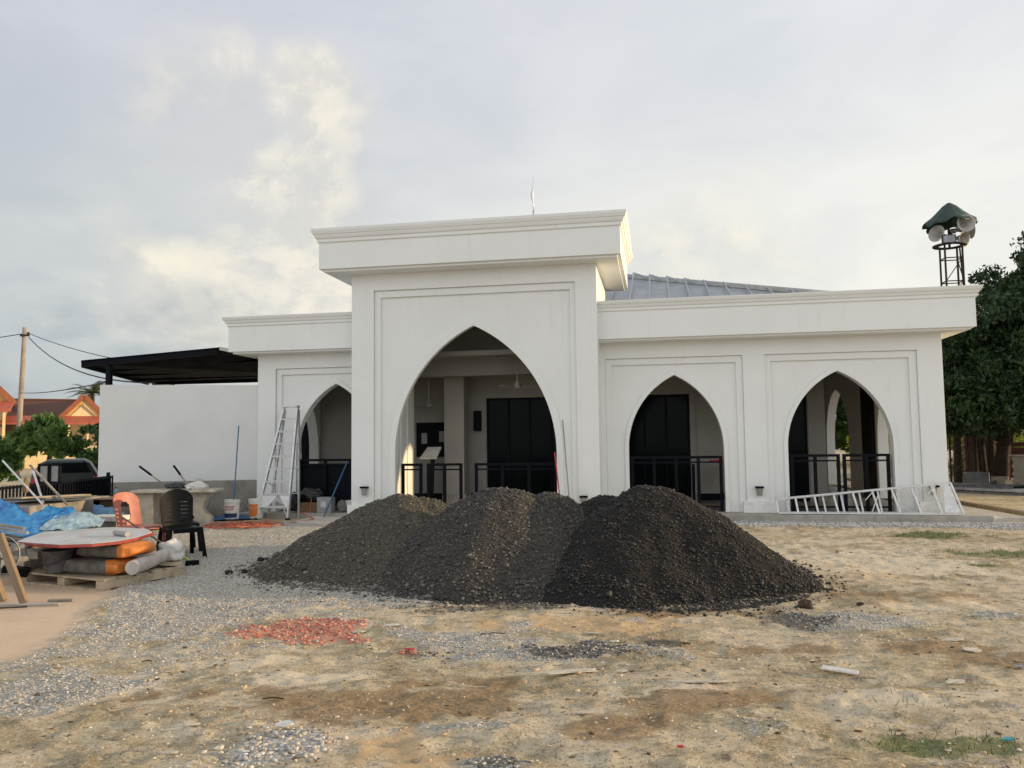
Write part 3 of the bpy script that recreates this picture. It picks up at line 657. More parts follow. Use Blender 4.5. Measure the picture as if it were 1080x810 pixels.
cornice(PX1+.002, 5.248, YW+.002, 29.8, [(o, z) for o, z in prof], 'wing_cornice')
cornice(-8.458, PX0-.002, YW+.002, 29.8, prof, 'wing_cornice')
# inner boxes of both cornices against the entrance block are hidden inside it; roof deck and ceiling
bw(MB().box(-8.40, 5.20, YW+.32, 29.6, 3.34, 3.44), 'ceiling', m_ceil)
mb = MB(); mb.box(PX0+.26, PX1-.26, 16.9, 17.15, 2.98, 3.34); mb.box(-8.2, PX0, 17.0, 17.2, 3.05, 3.34); mb.box(PX1, 5.0, 17.9, 18.1, 3.12, 3.34); bw(mb, 'ceiling_beam', m_ceil)
# side walls with arches, hall walls
def side_wall(x0, x1, arches, ya, yb, name):
    mb = MB(); poly = [(ya, ZF)]
    for cy, hw in arches: poly += arch_pts(cy, hw, ZS, 2.86, z0=ZF)
    poly += [(yb, ZF), (yb, 3.44), (ya, 3.44)]; n = len(poly)
    v = [(x0, y, z) for y, z in poly]+[(x1, y, z) for y, z in poly]
    mb.add(v, [tuple(range(n)), tuple(range(2*n-1, n-1, -1))]+[(i+n, (i+1) % n+n, (i+1) % n, i) for i in range(n)])
    bw(mb, name, m_white)
side_wall(5.02, 5.249, [(18.55, .98), (23.7, 1.4)], YW+.305, 26.6, 'outer_side_wall')
side_wall(-8.459, -8.22, [(17.55, .85), (21.2, .9)], YW+.305, 26.6, 'outer_side_wall')
YH = 18.5
mb = MB(); mb.box(-8.2, -3.99, YH, YH+.15, ZF, 3.34); mb.box(-1.9, -1.3, YH, YH+.15, ZF, 3.34); mb.box(.75, 2.0, YH, YH+.15, ZF, 3.34); mb.box(3.30, 3.68, YH, YH+.15, ZF, 3.34)
for a, b in ((-3.99, -1.9), (-1.3, .75), (2.0, 3.30)): mb.box(a, b, YH, YH+.15, 2.56, 3.34)
mb.box(3.50, 3.68, YH+.15, 26.4, ZF, 3.34); mb.box(3.68, 5.02, 26.4, 26.6, ZF, 3.34)
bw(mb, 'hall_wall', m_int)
mb = MB(); mb.box(-3.9, 3.4, 21.0, 21.1, ZF, 3.34); bw(mb, 'hall_partition', m_int)
for a, b in ((-3.99, -1.9), (-1.3, .75), (2.0, 3.30)):
    d = bw(MB().box(a+.002, b-.002, YH+.03, YH+.09, ZF+.02, 2.558), 'glass_door', m_glassd)
    mb = MB(); nb = 4 if b-a > 1.5 else 2
    for k in range(nb+1):
        x = a+.03+(b-a-.06)*k/nb; mb.box(x-.025, x+.025, YH+.005, YH+.028, ZF+.02, 2.555)
    for z in (.16, 1.15, 2.53): mb.box(a+.01, b-.01, YH+.008, YH+.027, z-.025, z+.025)
    bw(mb, 'door_frame', m_black, d)
# door surrounds (white architrave), skirting
mb = MB()
for a, b in ((-3.99, -1.9), (-1.3, .75), (2.0, 3.30)):
    mb.box(a-.12, a-.02, YH-.03, YH, ZF+.001, 2.68); mb.box(b+.02, b+.12, YH-.03, YH, ZF+.001, 2.68); mb.box(a-.02, b+.02, YH-.03, YH, 2.58, 2.68)
bw(mb, 'door_surround', m_int)
for a, b in ((-8.2, -4.12), (.87, 1.88)): bw(MB().box(a, b, YH-.02, YH-.001, ZF+.02, .30), 'skirting', m_black)
# free-standing column seen through the entrance arch
mb = MB(); mb.box(-4.80, -4.33, 17.62, 18.05, ZF, 3.33); bw(mb, 'porch_column', m_int, bevel=.01)
mb = MB(); mb.box(-4.84, -4.29, 17.58, 18.09, ZF+.002, .34); bw(mb, 'column_base', m_conc, bevel=.01)
# dark open door leaves along the right-hand gallery
bw(MB().box(4.92, 4.98, 19.66, 20.55, ZF+.03, 2.9), 'gallery_door_leaf', m_black); bw(MB().box(3.9, 5.0, 26.3, 26.38, ZF, 2.7), 'gallery_end_door', m_black)
# floor, threshold step and plinths
def srf(mb, name, mat, **k): return tag(mb.build(name, mat, **k), kind='structure')
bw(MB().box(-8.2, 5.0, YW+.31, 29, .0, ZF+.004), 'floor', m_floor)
ap = MB(); ap.slab([(-6.04, 15.38), (-8.7, 15.38), (-8.7, 16.1), (-6.04, 16.1)], -.05, .10); ap.slab([(-1.09, 15.40), (5.83, 15.40), (5.83, 30), (5.3, 30), (5.26, 16.1), (-1.09, 16.1)][::-1], -.05, .118)
srf(ap, 'pavement', m_conc, bevel=.01)
srf(MB().slab([(-6.9, 14.3), (-5.9, 14.2), (-5.9, 15.37), (-6.9, 15.37)], -.04, .05), 'ramp', m_concl, bevel=.01)
srf(MB().slab([(5.84, 15.55), (6.6, 15.75), (6.35, 18.2), (6.3, 29), (5.84, 29)], -.05, .06), 'path', m_concl)
srf(MB().slab([(6.62, 15.5), (6.78, 15.5), (6.50, 18.2), (6.48, 29), (6.36, 29), (6.38, 18.2)], -.05, .13), 'kerb', m_kerb, bevel=.01)
for a, b, ya, yb, za, zb in ((1.60, 2.22, YW-.08, YW+.30, .119, .335), (4.72, 5.33, YW-.08, YW+.30, .119, .335), (-8.54, -7.98, YW-.08, YW+.30, .101, .335), (PX1-.45, PX1+.06, YP-.07, YP+.19, 0, .30), (PX0-.06, PX0+.45, YP-.07, YP+.19, 0, .30)):
    bw(MB().box(a, b, ya, yb, za, zb), 'plinth', m_white, bevel=.008)
# roof of standing-seam sheet behind the cornices
x0, x1, y0, y1, z0, tn = -6.9, 4.9, 16.35, 29.6, 4.12, tan(radians(20)); hx = (x1-x0)/2; ap_ = ((x0+x1)/2, (y0+y1)/2, z0+tn*hx)
mb = MB().add([(x0, y0, z0), (x1, y0, z0), (x1, y1, z0), (x0, y1, z0), ap_, (ap_[0], ap_[1]+.01, ap_[2])], [(0, 1, 4), (1, 2, 4), (2, 3, 4), (3, 0, 4), (0, 3, 2, 1)])
roof = bw(mb, 'roof', m_roof)
k = x0+.22
while k < x1-.15:
    h = min(k-x0, x1-k); bw(MB().obox((k, y0, z0+.02), (k, y0+h-.06, z0+.02+tn*(h-.06)), .032, .05), 'seam', m_roof, roof); k += .44
k = y0+.22
while k < y1-.15:
    h = min(k-y0, y1-k, hx); bw(MB().obox((x1, k, z0+.02), (x1-h+.06, k, z0+.02+tn*(h-.06)), .032, .05), 'seam', m_roof, roof); k += .44
for cx_, cy_ in ((x0, y0), (x1, y0), (x1, y1), (x0, y1)): bw(MB().obox((cx_, cy_, z0+.045), (ap_[0], ap_[1], ap_[2]+.045), .20, .11), 'ridge_cap', m_zinc, roof)
# finial
mb = MB(); fx, fy = -2.62, 17.4
mb.tube([(fx, fy, 5.6), (fx, fy, 6.28)], .02, 8); mb.lathe([(0, -.055), (.05, -.03), (.055, 0), (.05, .03), (0, .055)], (fx, fy, 6.03), 12); mb.lathe([(0, -.05), (.04, -.03), (.05, 0), (.04, .03), (0, .05)], (fx, fy, 6.16), 12)
mb.tube([(fx, fy, 6.2), (fx, fy, 6.45), (fx-.02, fy, 6.55), (fx-.03, fy, 6.65), (fx, fy, 6.8), (fx, fy, 6.84), (fx, fy, 7.06)], [.014, .012, .03, .035, .016, .006, .003], 8)
bw(mb, 'finial', m_alu, smooth=True).location.z += .46
# small wall lamps
def wall_lamp(x, y, z):
    hd = bw(MB().box(x-.075, x+.075, y-.13, y-.003, z, z+.035), 'wall_lamp', m_black, bevel=.004)
    v = MB(); v.lathe([(.048, -.14), (.052, -.10), (.062, 0)], (x, y-.066, z), 12); v.lathe([(0, -.14), (.048, -.14)], (x, y-.066, z), 12); bw(v, 'lamp_shade', m_lampg, hd)
for x, y, z in ((-5.76, YP, .63), (-1.39, YP, .45), (1.90, YW, .585), (4.98, YW, .60)): wall_lamp(x, y, z)
# railings in the arches
def railing(xa, xb, y, top=1.10, posts=None, mids=(.12,)):
    r = bw(MB().box(xa, xb, y-.025, y+.025, top-.05, top), 'railing', m_black)
    n = posts or 3
    for k in range(n):
        x = xa+.03+(xb-xa-.06)*k/(n-1); bw(MB().box(x-.03, x+.03, y-.024, y+.024, ZF, top-.05), 'post', m_black, r)
    for z in (top-.14, .20): bw(MB().box(xa, xb, y-.02, y+.02, z, z+.03), 'rail', m_black, r)
    return r, None
railing(-5.16, -4.72, 15.62, posts=2); railing(-4.62, -3.88, 15.62, posts=3); railing(-3.62, -1.95, 15.62, posts=4)
railing(-.52, 1.25, YW+.20, 1.20, 5); railing(2.52, 3.42, YW+.20, 1.215, 3); railing(3.47, 4.31, YW+.20, 1.215, 3)
r_, b_ = railing(-7.58, -5.82, YW+.20, 1.20, 4)
bw(MB().box(-7.56, -6.1, YW+.235, YW+.25, .2, 1.10), 'railing_panel', m_black, r_)
bw(MB().box(-7.56, -7.46, YW+.25, YW+.30, .2, 2.4), 'door_post', m_black)
# bright windows of the left-hand room: openings shown as a transom window with a sky view come from the side arch

# fittings hanging inside
T = thing('notice_board', 'black notice board with pinned sheets on the porch wall', 'notice board', (-5.26, YH-.03, 1.6))
fb = MB().box(-5.72, -4.86, YH-.05, YH-.032, 1.18, 2.0).build('board', m_black, T, world=True)
for x, z in ((-5.52, 1.62), (-5.08, 1.66)): MB().box(x-.07, x+.07, YH-.056, YH-.051, z-.13, z+.13).build('sheet', m_paper, T, world=True)
for nm, x, z, lb in (('loudspeaker', -4.19, 2.02, 'black box loudspeaker on the wall between column and entrance door'), ('loudspeaker', 1.50, 2.36, 'black box loudspeaker high inside the arch beside the entrance block')):
    T = thing(nm, lb, 'loudspeaker', (x, YH-.1, z)); MB().box(x-.09, x+.09, YH-.16, YH-.034, z-.24, z+.24).build('cabinet', m_blackp, T, world=True, bevel=.02)
    MB().box(x-.075, x+.075, YH-.168, YH-.161, z-.21, z+.21).build('grille', m_black, T, world=True)
def fan(x, y, z, lb):
    T = thing('ceiling_fan', lb, 'fan', (x, y, z)); MB().tube([(x, y, z+.1), (x, y, 3.34)], .014).build('rod', m_fan, T, world=True)
    MB().lathe([(0, -.06), (.07, -.055), (.10, -.01), (.06, .05), (.03, .12), (.018, .14)], (x, y, z), 20).build('motor', m_fan, T, world=True, smooth=True)
    for k in range(3):
        a = .1+k*2*pi/3; MB().obox((x+cos(a)*.1, y+sin(a)*.1, z-.02), (x+cos(a)*.62, y+sin(a)*.62, z-.02), .11, .008).build('blade', m_fan, T, world=True)
fan(-2.95, 16.9, 2.72, 'white three-blade ceiling fan seen through the tall entrance arch'); fan(-5.25, 17.9, 2.40, 'small wall-side fan in the dim left part of the porch')
T = thing('side_table', 'black folding table with red and white items inside the right arch', 'table', (1.15, 17.6, ZF)); MB().box(.72, 1.6, 17.3, 17.9, 1.0, 1.03).build('table_top', m_greybox, T, world=True)
for x in (.76, 1.56):
    for y in (17.34, 17.86): MB().box(x-.02, x+.02, y-.02, y+.02, ZF, 1.0).build('leg', m_black, T, world=True)
tag(MB().box(1.1, 1.45, 17.4, 17.6, 1.031, 1.08).build('cloth_bundle', m_redpole), 'red bundle lying on the black table in the porch', 'bundle')
T = thing('lectern', 'dark lectern with slanted paper-topped desk behind the porch railing', 'lectern', (-4.95, 17.2, ZF)); MB().obox((-5.0, 17.2, ZF), (-4.95, 17.2, 1.2), .08, .08).build('stem', m_black, T, world=True)
MB().add([(-5.22, 17.05, 1.17), (-4.83, 17.05, 1.17), (-4.78, 17.3, 1.42), (-5.10, 17.3, 1.42), (-5.22, 17.07, 1.15), (-4.83, 17.07, 1.15), (-4.78, 17.32, 1.40), (-5.10, 17.32, 1.40)], [(0, 1, 2, 3), (7, 6, 5, 4), (0, 4, 5, 1), (1, 5, 6, 2), (2, 6, 7, 3), (3, 7, 4, 0)]).build('desk', m_label, T, world=True)
# downlights
for k in range(3): bw(MB().lathe([(.0, 0), (.05, 0), (.05, .02)], (-3.35+.13*k, 16.5, 3.30), 10), 'downlight', m_paper)

# poles leaning on the entrance block
tag(MB().tube([(-1.76, 14.72, .12), (-1.93, 15.10, 1.31)], .012).build('pole', m_redpole), 'thin red pole leaning against the right jamb of the tall arch', 'pole')
tag(MB().tube([(-1.61, 14.80, .12), (-1.77, 15.13, 1.93)], .014).build('pole', m_greypole), 'thin grey pipe leaning beside the red pole', 'pole')

# ------------------------------------------------------------------ low wall and carport on the left
wa, wb_ = Vector((-11.45, 14.72)), Vector((-8.47, 15.86)); wd = (wb_-wa).normalized(); wn = Vector((-wd.y, wd.x))*.16
def wpoly(o0=0., o1=1.): a = wa-Vector((-wd.y, wd.x))*o0; b = wb_-Vector((-wd.y, wd.x))*o0; return [tuple(a), tuple(b), tuple(b+wn*o1), tuple(a+wn*o1)]
T = thing('boundary_wall', 'plain pale wall with a bare cement band along its foot', 'wall', (wa.x, wa.y, 0))
MB().slab(wpoly(), .77, 2.81).build('painted_wall', m_white2, T, world=True)
MB().slab(wpoly(.006), 0, .768).build('cement_band', m_render, T, world=True)
T = thing('carport', 'dark flat metal carport roof on black posts above the pale wall', 'carport', (-12, 16, 0))
cp = [Vector(p) for p in ((-12.04, 14.87, 3.30), (-9.50, 16.02, 3.63), (-8.60, 16.15, 3.42), (-8.60, 20.6, 3.35), (-13.99, 19.96, 3.30))]
th = Vector((0, 0, .06)); n = 5
mb = MB().add([p for p in cp]+[p+th for p in cp], [(0, 4, 3, 1), (1, 3, 2), (5, 6, 8, 9), (6, 7, 8)]+[(i, (i+1) % n, (i+1) % n+n, i+n) for i in range(n)])
mb.build('roof_panel', m_navy, T, world=True)
mb = MB(); tc_ = .2
mb.add([cp[0]+Vector((.5, .75, .065)), cp[1]+Vector((-.35, .6, .075)), cp[3]+Vector((-1, -.2, .12)), cp[4]+Vector((1, -.2, .12)), cp[0]+Vector((.5, .75, .10)), cp[1]+Vector((-.35, .6, .12)), cp[3]+Vector((-1, -.2, .16)), cp[4]+Vector((1, -.2, .16))], [(0, 1, 2, 3), (7, 6, 5, 4), (0, 4, 5, 1), (1, 5, 6, 2), (2, 6, 7, 3), (3, 7, 4, 0)]); mb.build('roof_sheet', m_zinc, T, world=True)
MB().obox(cp[1]+Vector((0, 0, .035)), cp[2]+Vector((0, 0, .035)), .02, .075).build('edge_trim', m_zinc, T, world=True)
for a, b in ((0, 1), (0, 4), (4, 3)): MB().obox(cp[a].lerp(cp[b], .02)-Vector((0, 0, .04)), cp[a].lerp(cp[b], .98)-Vector((0, 0, .04)), .06, .09).build('beam', m_black, T, world=True)
for f in (.3, .55, .8): MB().obox(cp[0].lerp(cp[4], f)-Vector((0, 0, .03)), cp[1].lerp(cp[3], f)-Vector((0, 0, .03)), .05, .06).build('purlin', m_black, T, world=True)
for x, y in ((-11.55, 15.12), (-12.9, 19.4), (-9.3, 20.2)): MB().box(x-.05, x+.05, y-.05, y+.05, 0, 3.27).build('post', m_black, T, world=True)

# ------------------------------------------------------------------ vegetation helpers
def leaf_cloud(lobes, n, size, nclump, cr, shell=.55, droop=.5, asp=.42, seed=1):
    g = np.random.default_rng(seed); L = np.array(lobes, float); w = L[:, 3]*L[:, 4]+L[:, 5]*L[:, 3]; w = w/w.sum()
    li = g.choice(len(L), nclump, p=w); d = g.normal(size=(nclump, 3)); d /= np.linalg.norm(d, axis=1)[:, None]
    rad = shell+(1-shell)*g.uniform(0, 1, (nclump, 1))**.6
    C = L[li, :3]+d*L[li, 3:6]*rad; CR_ = cr*g.uniform(.55, 1.35, nclump); CT = np.clip(g.uniform(0, 1, nclump), 0, 1)
    ci = g.integers(0, nclump, n); q = g.normal(size=(n, 3)); q /= np.linalg.norm(q, axis=1)[:, None]
    P = C[ci]+q*(g.uniform(0, 1, (n, 1))**.45)*CR_[ci][:, None]*np.array([1, 1, .75])
    a = g.uniform(0, 2*pi, n); e = -droop+g.normal(0, .55, n); ax = np.c_[np.cos(a)*np.cos(e), np.sin(a)*np.cos(e), np.sin(e)]
    b = g.normal(size=(n, 3)); sd_ = np.cross(ax, b); sd_ /= np.linalg.norm(sd_, axis=1)[:, None]
    s = size*g.uniform(.6, 1.35, (n, 1))
    V = np.stack([P-ax*s*.5, P+sd_*s*asp*.5, P+ax*s*.5, P-sd_*s*asp*.5], 1).reshape(-1, 3)
    F = (np.arange(n)*4)[:, None]+np.arange(4)[None]
    t = np.clip(CT[ci]*.6+g.uniform(0, .5, n), 0, 1); return V, F, np.repeat(t[:, None], 4, 0)*np.ones((1, 3))
def tree(name, label, base, lobes, n, size, nclump, cr, mat, trunks, cat='tree', group=None, **k):
    T = thing(name, label, cat, base, group=group); V, F, C = leaf_cloud(lobes, n, size, nclump, cr, **k)
    np_mesh('crown', V-np.array(base), F, mat, C, parent=T)
    mb = MB()
    for pts, rs in trunks: mb.tube(pts, rs, 9)
    mb.build('trunk', m_bark, T, world=True, smooth=True); return T
def limbs(x, y, h, r, lobes, seed=0):
    q = random.Random(seed); o = [([(x, y, -.1), (x+q.uniform(-.1, .1), y, h*.5), (x+q.uniform(-.2, .2), y+q.uniform(-.2, .2), h)], [r*1.25, r, r*.8])]
    for L in lobes[:6]:
        o.append(([(x, y, h*.85), (x*.5+L[0]*.5, y*.5+L[1]*.5, h+(L[2]-h)*.4), (L[0], L[1], L[2]+L[5]*.3)], [r*.6, r*.4, r*.12]))
    return o

# big mango tree on the right
ml = [(10.75, 23.3, 2.35, 2.8, 1.2, .8), (8.65, 24.0, 2.20, 1.6, 1.3, .65), (10.35, 24.0, 2.00, 2.0, 1.2, .5), (11.70, 24.2, 5.95, 1.9, 2, 1.7), (10.20, 24.3, 4.85, 1.2, 1.4, 1.1), (10.25, 24.6, 4.40, 2.5, 2.6, 2.2), (8.65, 24.0, 3.90, 1.7, 1.9, 1.7), (8.25, 24.4, 2.90, 1.45, 1.5, 1.2), (11.90, 24.0, 5.25, 2.1, 2.2, 1.7), (10.50, 24.3, 4.95, 1.3, 1.5, 1.3), (11.95, 24.6, 3.60, 2.6, 2.6, 2.2), (9.75, 23.4, 2.70, 2.1, 1.6, 1.1), (13.80, 25.0, 4.75, 2.3, 2.3, 2.0), (14.15, 25.5, 3.80, 2.2, 2.3, 2.1), (8.90, 23.4, 3.70, .9, 1.1, 1.1), (9.00, 23.4, 2.60, .95, 1.0, .75)]
tree('mango_tree', 'large dense dark green tree overhanging the yard right of the building', (9.75, 25.2, 0), ml, 140000, .155, 950, .38, m_leafd, limbs(9.75, 25.2, 1.7, .20, ml, 2)+[([(9.5, 25.6, -.1), (9.4, 25.5, 1.2), (9.2, 25, 2.6)], [.13, .11, .08])], shell=.35, droop=.6, seed=4)
hl = [(9.9, 27.5, 1.7, .6, .6, .9)]
for x, y, r, h, lb in ((9.32, 27.2, .13, 3.2, 'slim dark trunk standing just beside the tower legs'), (9.75, 27.0, .10, 3.0, 'second slim trunk in the shade of the big tree, nearer the stacked sheets'), (10.35, 27.4, .17, 2.8, 'pale grey forked trunk under the big dark crown')):
    ll = [(x+.3, y, h+.4, 1.0, 1.0, .7)]; tree('yard_tree', lb, (x, y, 0), ll, 3500, .17, 50, .3, m_leafd, [([(x, y, -.1), (x+.03, y, h*.5), (x+.1, y, h)], [r, r*.85, r*.6]), ([(x, y, h*.35), (x+.35, y+.1, h*.75), (x+.5, y, h)], [r*.6, r*.5, r*.3])], group='slim trunks behind the stacked sheets', seed=int(x*10))
# sunlit scrub beyond
sc = [(9.2+1.9*i+NP.uniform(-.4, .4), 34+NP.uniform(-1.5, 2), .7+NP.uniform(0, .5), 1.3, 1.2, 1.0+NP.uniform(0, .4)) for i in range(8)]
V, F, C = leaf_cloud(sc, 22000, .17, 260, .38, seed=8); tag(np_mesh('scrub', V, F, m_leafy, C), 'yellow green sunlit undergrowth seen between the trunks', 'undergrowth', kind='stuff')
for i, (x, y, s_, lb) in enumerate(((14.5, 42, 1.5, 'bushy tree far behind the shed, right of the tower'), (20.5, 46, 1.8, 'wide bushy tree furthest right beyond the yard'), (9.5, 48, 1.3, 'rounded tree in the gap between building and big tree'))):
    ll = [(x+q.x, y+q.y, 2.6*s_+q.z, 2.2*s_, 2.2*s_, 1.7*s_) for q in (Vector((0, 0, 0)), Vector((1.8, .5, -.6)), Vector((-1.7, .3, -.5)))]
    tree('background_tree', lb, (x, y, 0), ll, 15000, .36, 160, .8, m_leafm, limbs(x, y, 1.6*s_, .2, ll, i), group='trees behind the yard', seed=30+i)

# shed under the tree
T = thing('shed', 'dark open timber shed with rusty posts behind the big tree', 'shed', (12.5, 28.5, 0))
for x in (10.05, 11.25, 12.6, 14.2, 16):
    MB().box(x-.06, x+.06, 28.4, 28.5, 0, 2.3).build('post', m_darkred, T, world=True); MB().box(x-.06, x+.06, 31.4, 31.5, 0, 2.3).build('post', m_darkred, T, world=True)
for z in (1.15, 1.9): MB().box(10.0, 16.1, 28.36, 28.40, z, z+.14).build('beam', m_darkred, T, world=True)
for x in (11.3, 12.65): MB().box(x, x+1.15, 28.5, 28.53, .55, 1.12).build('boarding', m_darkred, T, world=True)
MB().add([(9.8, 28.1, 2.25), (16.3, 28.1, 2.25), (16.3, 31.8, 2.9), (9.8, 31.8, 2.9), (9.8, 28.1, 2.30), (16.3, 28.1, 2.30), (16.3, 31.8, 2.95), (9.8, 31.8, 2.95)], [(0, 1, 2, 3), (7, 6, 5, 4), (0, 4, 5, 1), (1, 5, 6, 2), (2, 6, 7, 3), (3, 7, 4, 0)]).build('roof', m_rust, T, world=True)
# wire fence behind
T = thing('wire_fence', 'thin wire mesh fence on pale posts behind the trunks', 'fence', (12, 30.5, 0))
for k in range(7): MB().tube([(8.6+k*1.3, 31.9, 0), (8.6+k*1.3, 31.9, 1.25)], .03, 6).build('post', m_concl, T, world=True)
for z in (.25, .55, .85, 1.15): MB().tube([(8.6, 31.9, z), (16.4, 31.9, z)], .010, 5).build('wire', m_alu, T, world=True)

# roofing sheets stacked on the ground
for i, (dx, dy, z, m_, lb) in enumerate(((0, 0, .05, m_sheet, 'dark ribbed roofing sheets stacked lowest under the big tree'), (.05, -.05, .13, m_sheetl, 'pale blue grey sheet lying on top of the dark roofing sheets'), (-.1, .5, .19, m_sheet, 'dark sheet at the back of the roofing stack'))):
    mb = MB(); n = 26; p0 = Vector((7.65+dx, 23.5+dy)); p1 = Vector((9.15+dx, 21.9+dy)); u = (p1-p0)/n; w = Vector((.75, .7))
    for k in range(n): mb.v += [(*(p0+u*k), z+.018*(k % 2)), (*(p0+u*k+w), z+.018*(k % 2)), (*(p0+u*k), z-.05), (*(p0+u*k+w), z-.05)]
    for k in range(n-1):
        a = k*4; mb.f += [(a, a+4, a+5, a+1), (a+2, a+3, a+7, a+6), (a, a+2, a+6, a+4), (a+1, a+5, a+7, a+3)]
    tag(mb.build('roofing_sheet', m_), lb, 'roofing sheet')
rb = random.Random(5)
for x, y, z, lb in ((8.9, 24.6, .35, 'grey block on top of the rubble behind the roofing sheets'), (9.5, 24.9, .22, 'pale broken slab leaning on the rubble behind the roofing sheets'), (9.75, 24.7, .12, 'dark squarish lump at the right of the rubble behind the sheets')):
    mb = MB().box(-.28, .28, -.2, .2, -z, .14); o = tag(mb.build('concrete_block', (m_conc, m_planter, m_sheet)[int(x*10) % 3], bevel=.03), lb, 'block'); o.location = (x, y, z); o.rotation_euler = (.0, 0, rb.uniform(-.6, .6))

# block-built box with white curved frame
T = thing('block_plinth', 'grey blockwork box at the right edge of the picture', 'plinth', (10.18, 23.3, 0)); mb = MB(); rz_ = radians(14)
def rp(x, y): return (10.18+x*cos(rz_)-y*sin(rz_), 23.3+x*sin(rz_)+y*cos(rz_))
for r_i in range(9):
    for k in range(6):
        x = -.62+k*.21+(.105 if r_i % 2 else 0); x1_ = min(x+.20, .62)
        if x1_-x < .05: continue
        mb.slab([rp(x, -.5), rp(x1_, -.5), rp(x1_, .5), rp(x, .5)], .01+r_i*.105, .01+r_i*.105+.095)
mb.build('blocks', m_planter, T, world=True); mb = MB().slab([rp(-.60, -.48), rp(.60, -.48), rp(.60, .48), rp(-.60, .48)], 0, .95); mb.build('core', m_planter, T, world=True)
MB().slab([rp(-.68, -.55), rp(.68, -.55), rp(.68, .55), rp(-.68, .55)], .955, 1.0).build('cap', m_conc, T, world=True, bevel=.01)
T = thing('metal_table_frame', 'white curved metal table frame standing on the grey blockwork box', 'table', (10.3, 23.3, 1.0))
for a in (0, pi/2, pi, 3*pi/2):
    d = Vector((cos(a+.4), sin(a+.4), 0)); c0 = Vector((10.3, 23.3, 0))
    MB().tube([c0+d*.42+Vector((0, 0, 1.02)), c0+d*.30+Vector((0, 0, 1.06)), c0+d*.16+Vector((0, 0, 1.18)), c0+d*.14+Vector((0, 0, 1.35)), c0+d*.22+Vector((0, 0, 1.52)), c0+d*.34+Vector((0, 0, 1.60))], .018, 8).build('leg', m_aluw, T, world=True, smooth=True)
MB().lathe([(0, 1.60), (.62, 1.60), (.64, 1.615), (.62, 1.63), (0, 1.63)], (10.3, 23.3, 0), 32).build('table_top', m_concl, T, world=True)

# ------------------------------------------------------------------ loudspeaker tower
T = thing('lattice_tower', 'rusty steel lattice tower rising behind the right end of the building', 'tower', (8.76, 25.3, 0))
lx, ly = (8.55, 9.03), (25.08, 25.5)
cs = [(lx[0], ly[0]), (lx[1], ly[0]), (lx[1], ly[1]), (lx[0], ly[1])]
for x, y in cs: MB().obox((x, y, 0), (x, y, 7.2), .045, .045).build('leg', m_rust, T, world=True)
for k in range(10):
    z = .5+k*.70
    for i in range(4):
        a, b = cs[i], cs[(i+1) % 4]; MB().obox((*a, z), (*b, z), .028, .028).build('brace', m_rust, T, world=True)
        if k < 9 and i in (0, 1): MB().obox((*a, z), (*b, z+.70), .022, .022).build('diagonal', m_rust, T, world=True)
MB().obox((9.30, 25.1, 0), (9.0, 25.2, 7.15), .045, .045).build('stay', m_rust, T, world=True)
MB().lathe([(.30, 0), (.46, 0), (.46, .04), (.30, .04), (.30, 0)], (8.76, 25.3, 7.18), 20).build('platform', m_rust, T, world=True)
MB().tube([(8.76, 25.3, 7.1), (8.76, 25.3, 8.45)], .035).build('mast', m_rust, T, world=True)
MB().obox((8.95, 25.2, 7.22), (8.70, 25.25, 7.75), .04, .04).build('bracket', m_rust, T, world=True)
bx = MB().box(8.42, 8.80, 24.86, 24.92, 7.18, 7.44).build('panel_frame', m_rust, T, world=True); MB().box(8.45, 8.77, 24.845, 24.858, 7.21, 7.41).build('panel_face', m_sheetl, bx, world=True)
def horn(x, y, z, d, s, lb):
    T = thing('horn_loudspeaker', lb, 'loudspeaker', (x, y, z), group='horn loudspeakers on the lattice tower'); c0 = (x, y, z)
    MB().lathe([(.030*s, -.20*s), (.05*s, -.10*s), (.08*s, 0), (.14*s, .12*s), (.22*s, .20*s), (.29*s, .245*s), (.30*s, .25*s), (.285*s, .25*s), (.21*s, .205*s), (.13*s, .12*s), (.07*s, 0)], c0, 24, d).build('bell', m_horn, T, world=True, smooth=True)
    MB().lathe([(0, -.32*s), (.07*s, -.32*s), (.08*s, -.30*s), (.08*s, -.20*s), (.05*s, -.17*s), (.0, -.17*s)], c0, 16, d).build('driver', m_horn, T, world=True, smooth=True)
    MB().lathe([(0, .06*s), (.05*s, .05*s), (.07*s, .0)], c0, 14, d).build('reflex_cone', m_horn, T, world=True, smooth=True)
horn(8.50, 25.2, 7.52, (-.75, -.62, .10), .85, 'horn loudspeaker pointing left, half hidden by the small panel'); horn(9.02, 24.95, 7.72, (.12, -.98, .02), .88, 'horn loudspeaker facing the viewer under the green cover')
horn(9.18, 25.45, 7.70, (.97, .05, .10), 1.0, 'horn loudspeaker pointing right, furthest out from the tower'); horn(9.00, 25.3, 7.42, (.55, -.70, -.25), .85, 'horn loudspeaker tilted down, lowest on the right side')
T = MB(); nn = 48; rows = [(.05, 8.50), (.20, 8.38), (.38, 8.18), (.54, 8.02), (.70, 7.90), (.73, 7.83)]
for i, (r, z) in enumerate(rows):
    for k in range(nn):
        a = 2*pi*k/nn; f = i/5; rr = r*(1+.05*f*sin(a*9+1)+.035*f*sin(a*17)); T.v.append((8.80+rr*cos(a), 25.3+rr*sin(a)*.9, z-.05*f*sin(a*9+1)+.05*f*sin(a*4+2)-.03*f*cos(a-pi)))
for i in range(5):
    for k in range(nn): T.f.append((i*nn+k, i*nn+(k+1) % nn, (i+1)*nn+(k+1) % nn, (i+1)*nn+k))
T.f.append(tuple(range(nn))); o = T.build('tarpaulin_cover', m_gtarp, smooth=True); tag(o, 'ragged dark green tarpaulin tied like a cap over the horns on the tower', 'tarpaulin'); md = o.modifiers.new('s', 'SOLIDIFY'); md.thickness = .012

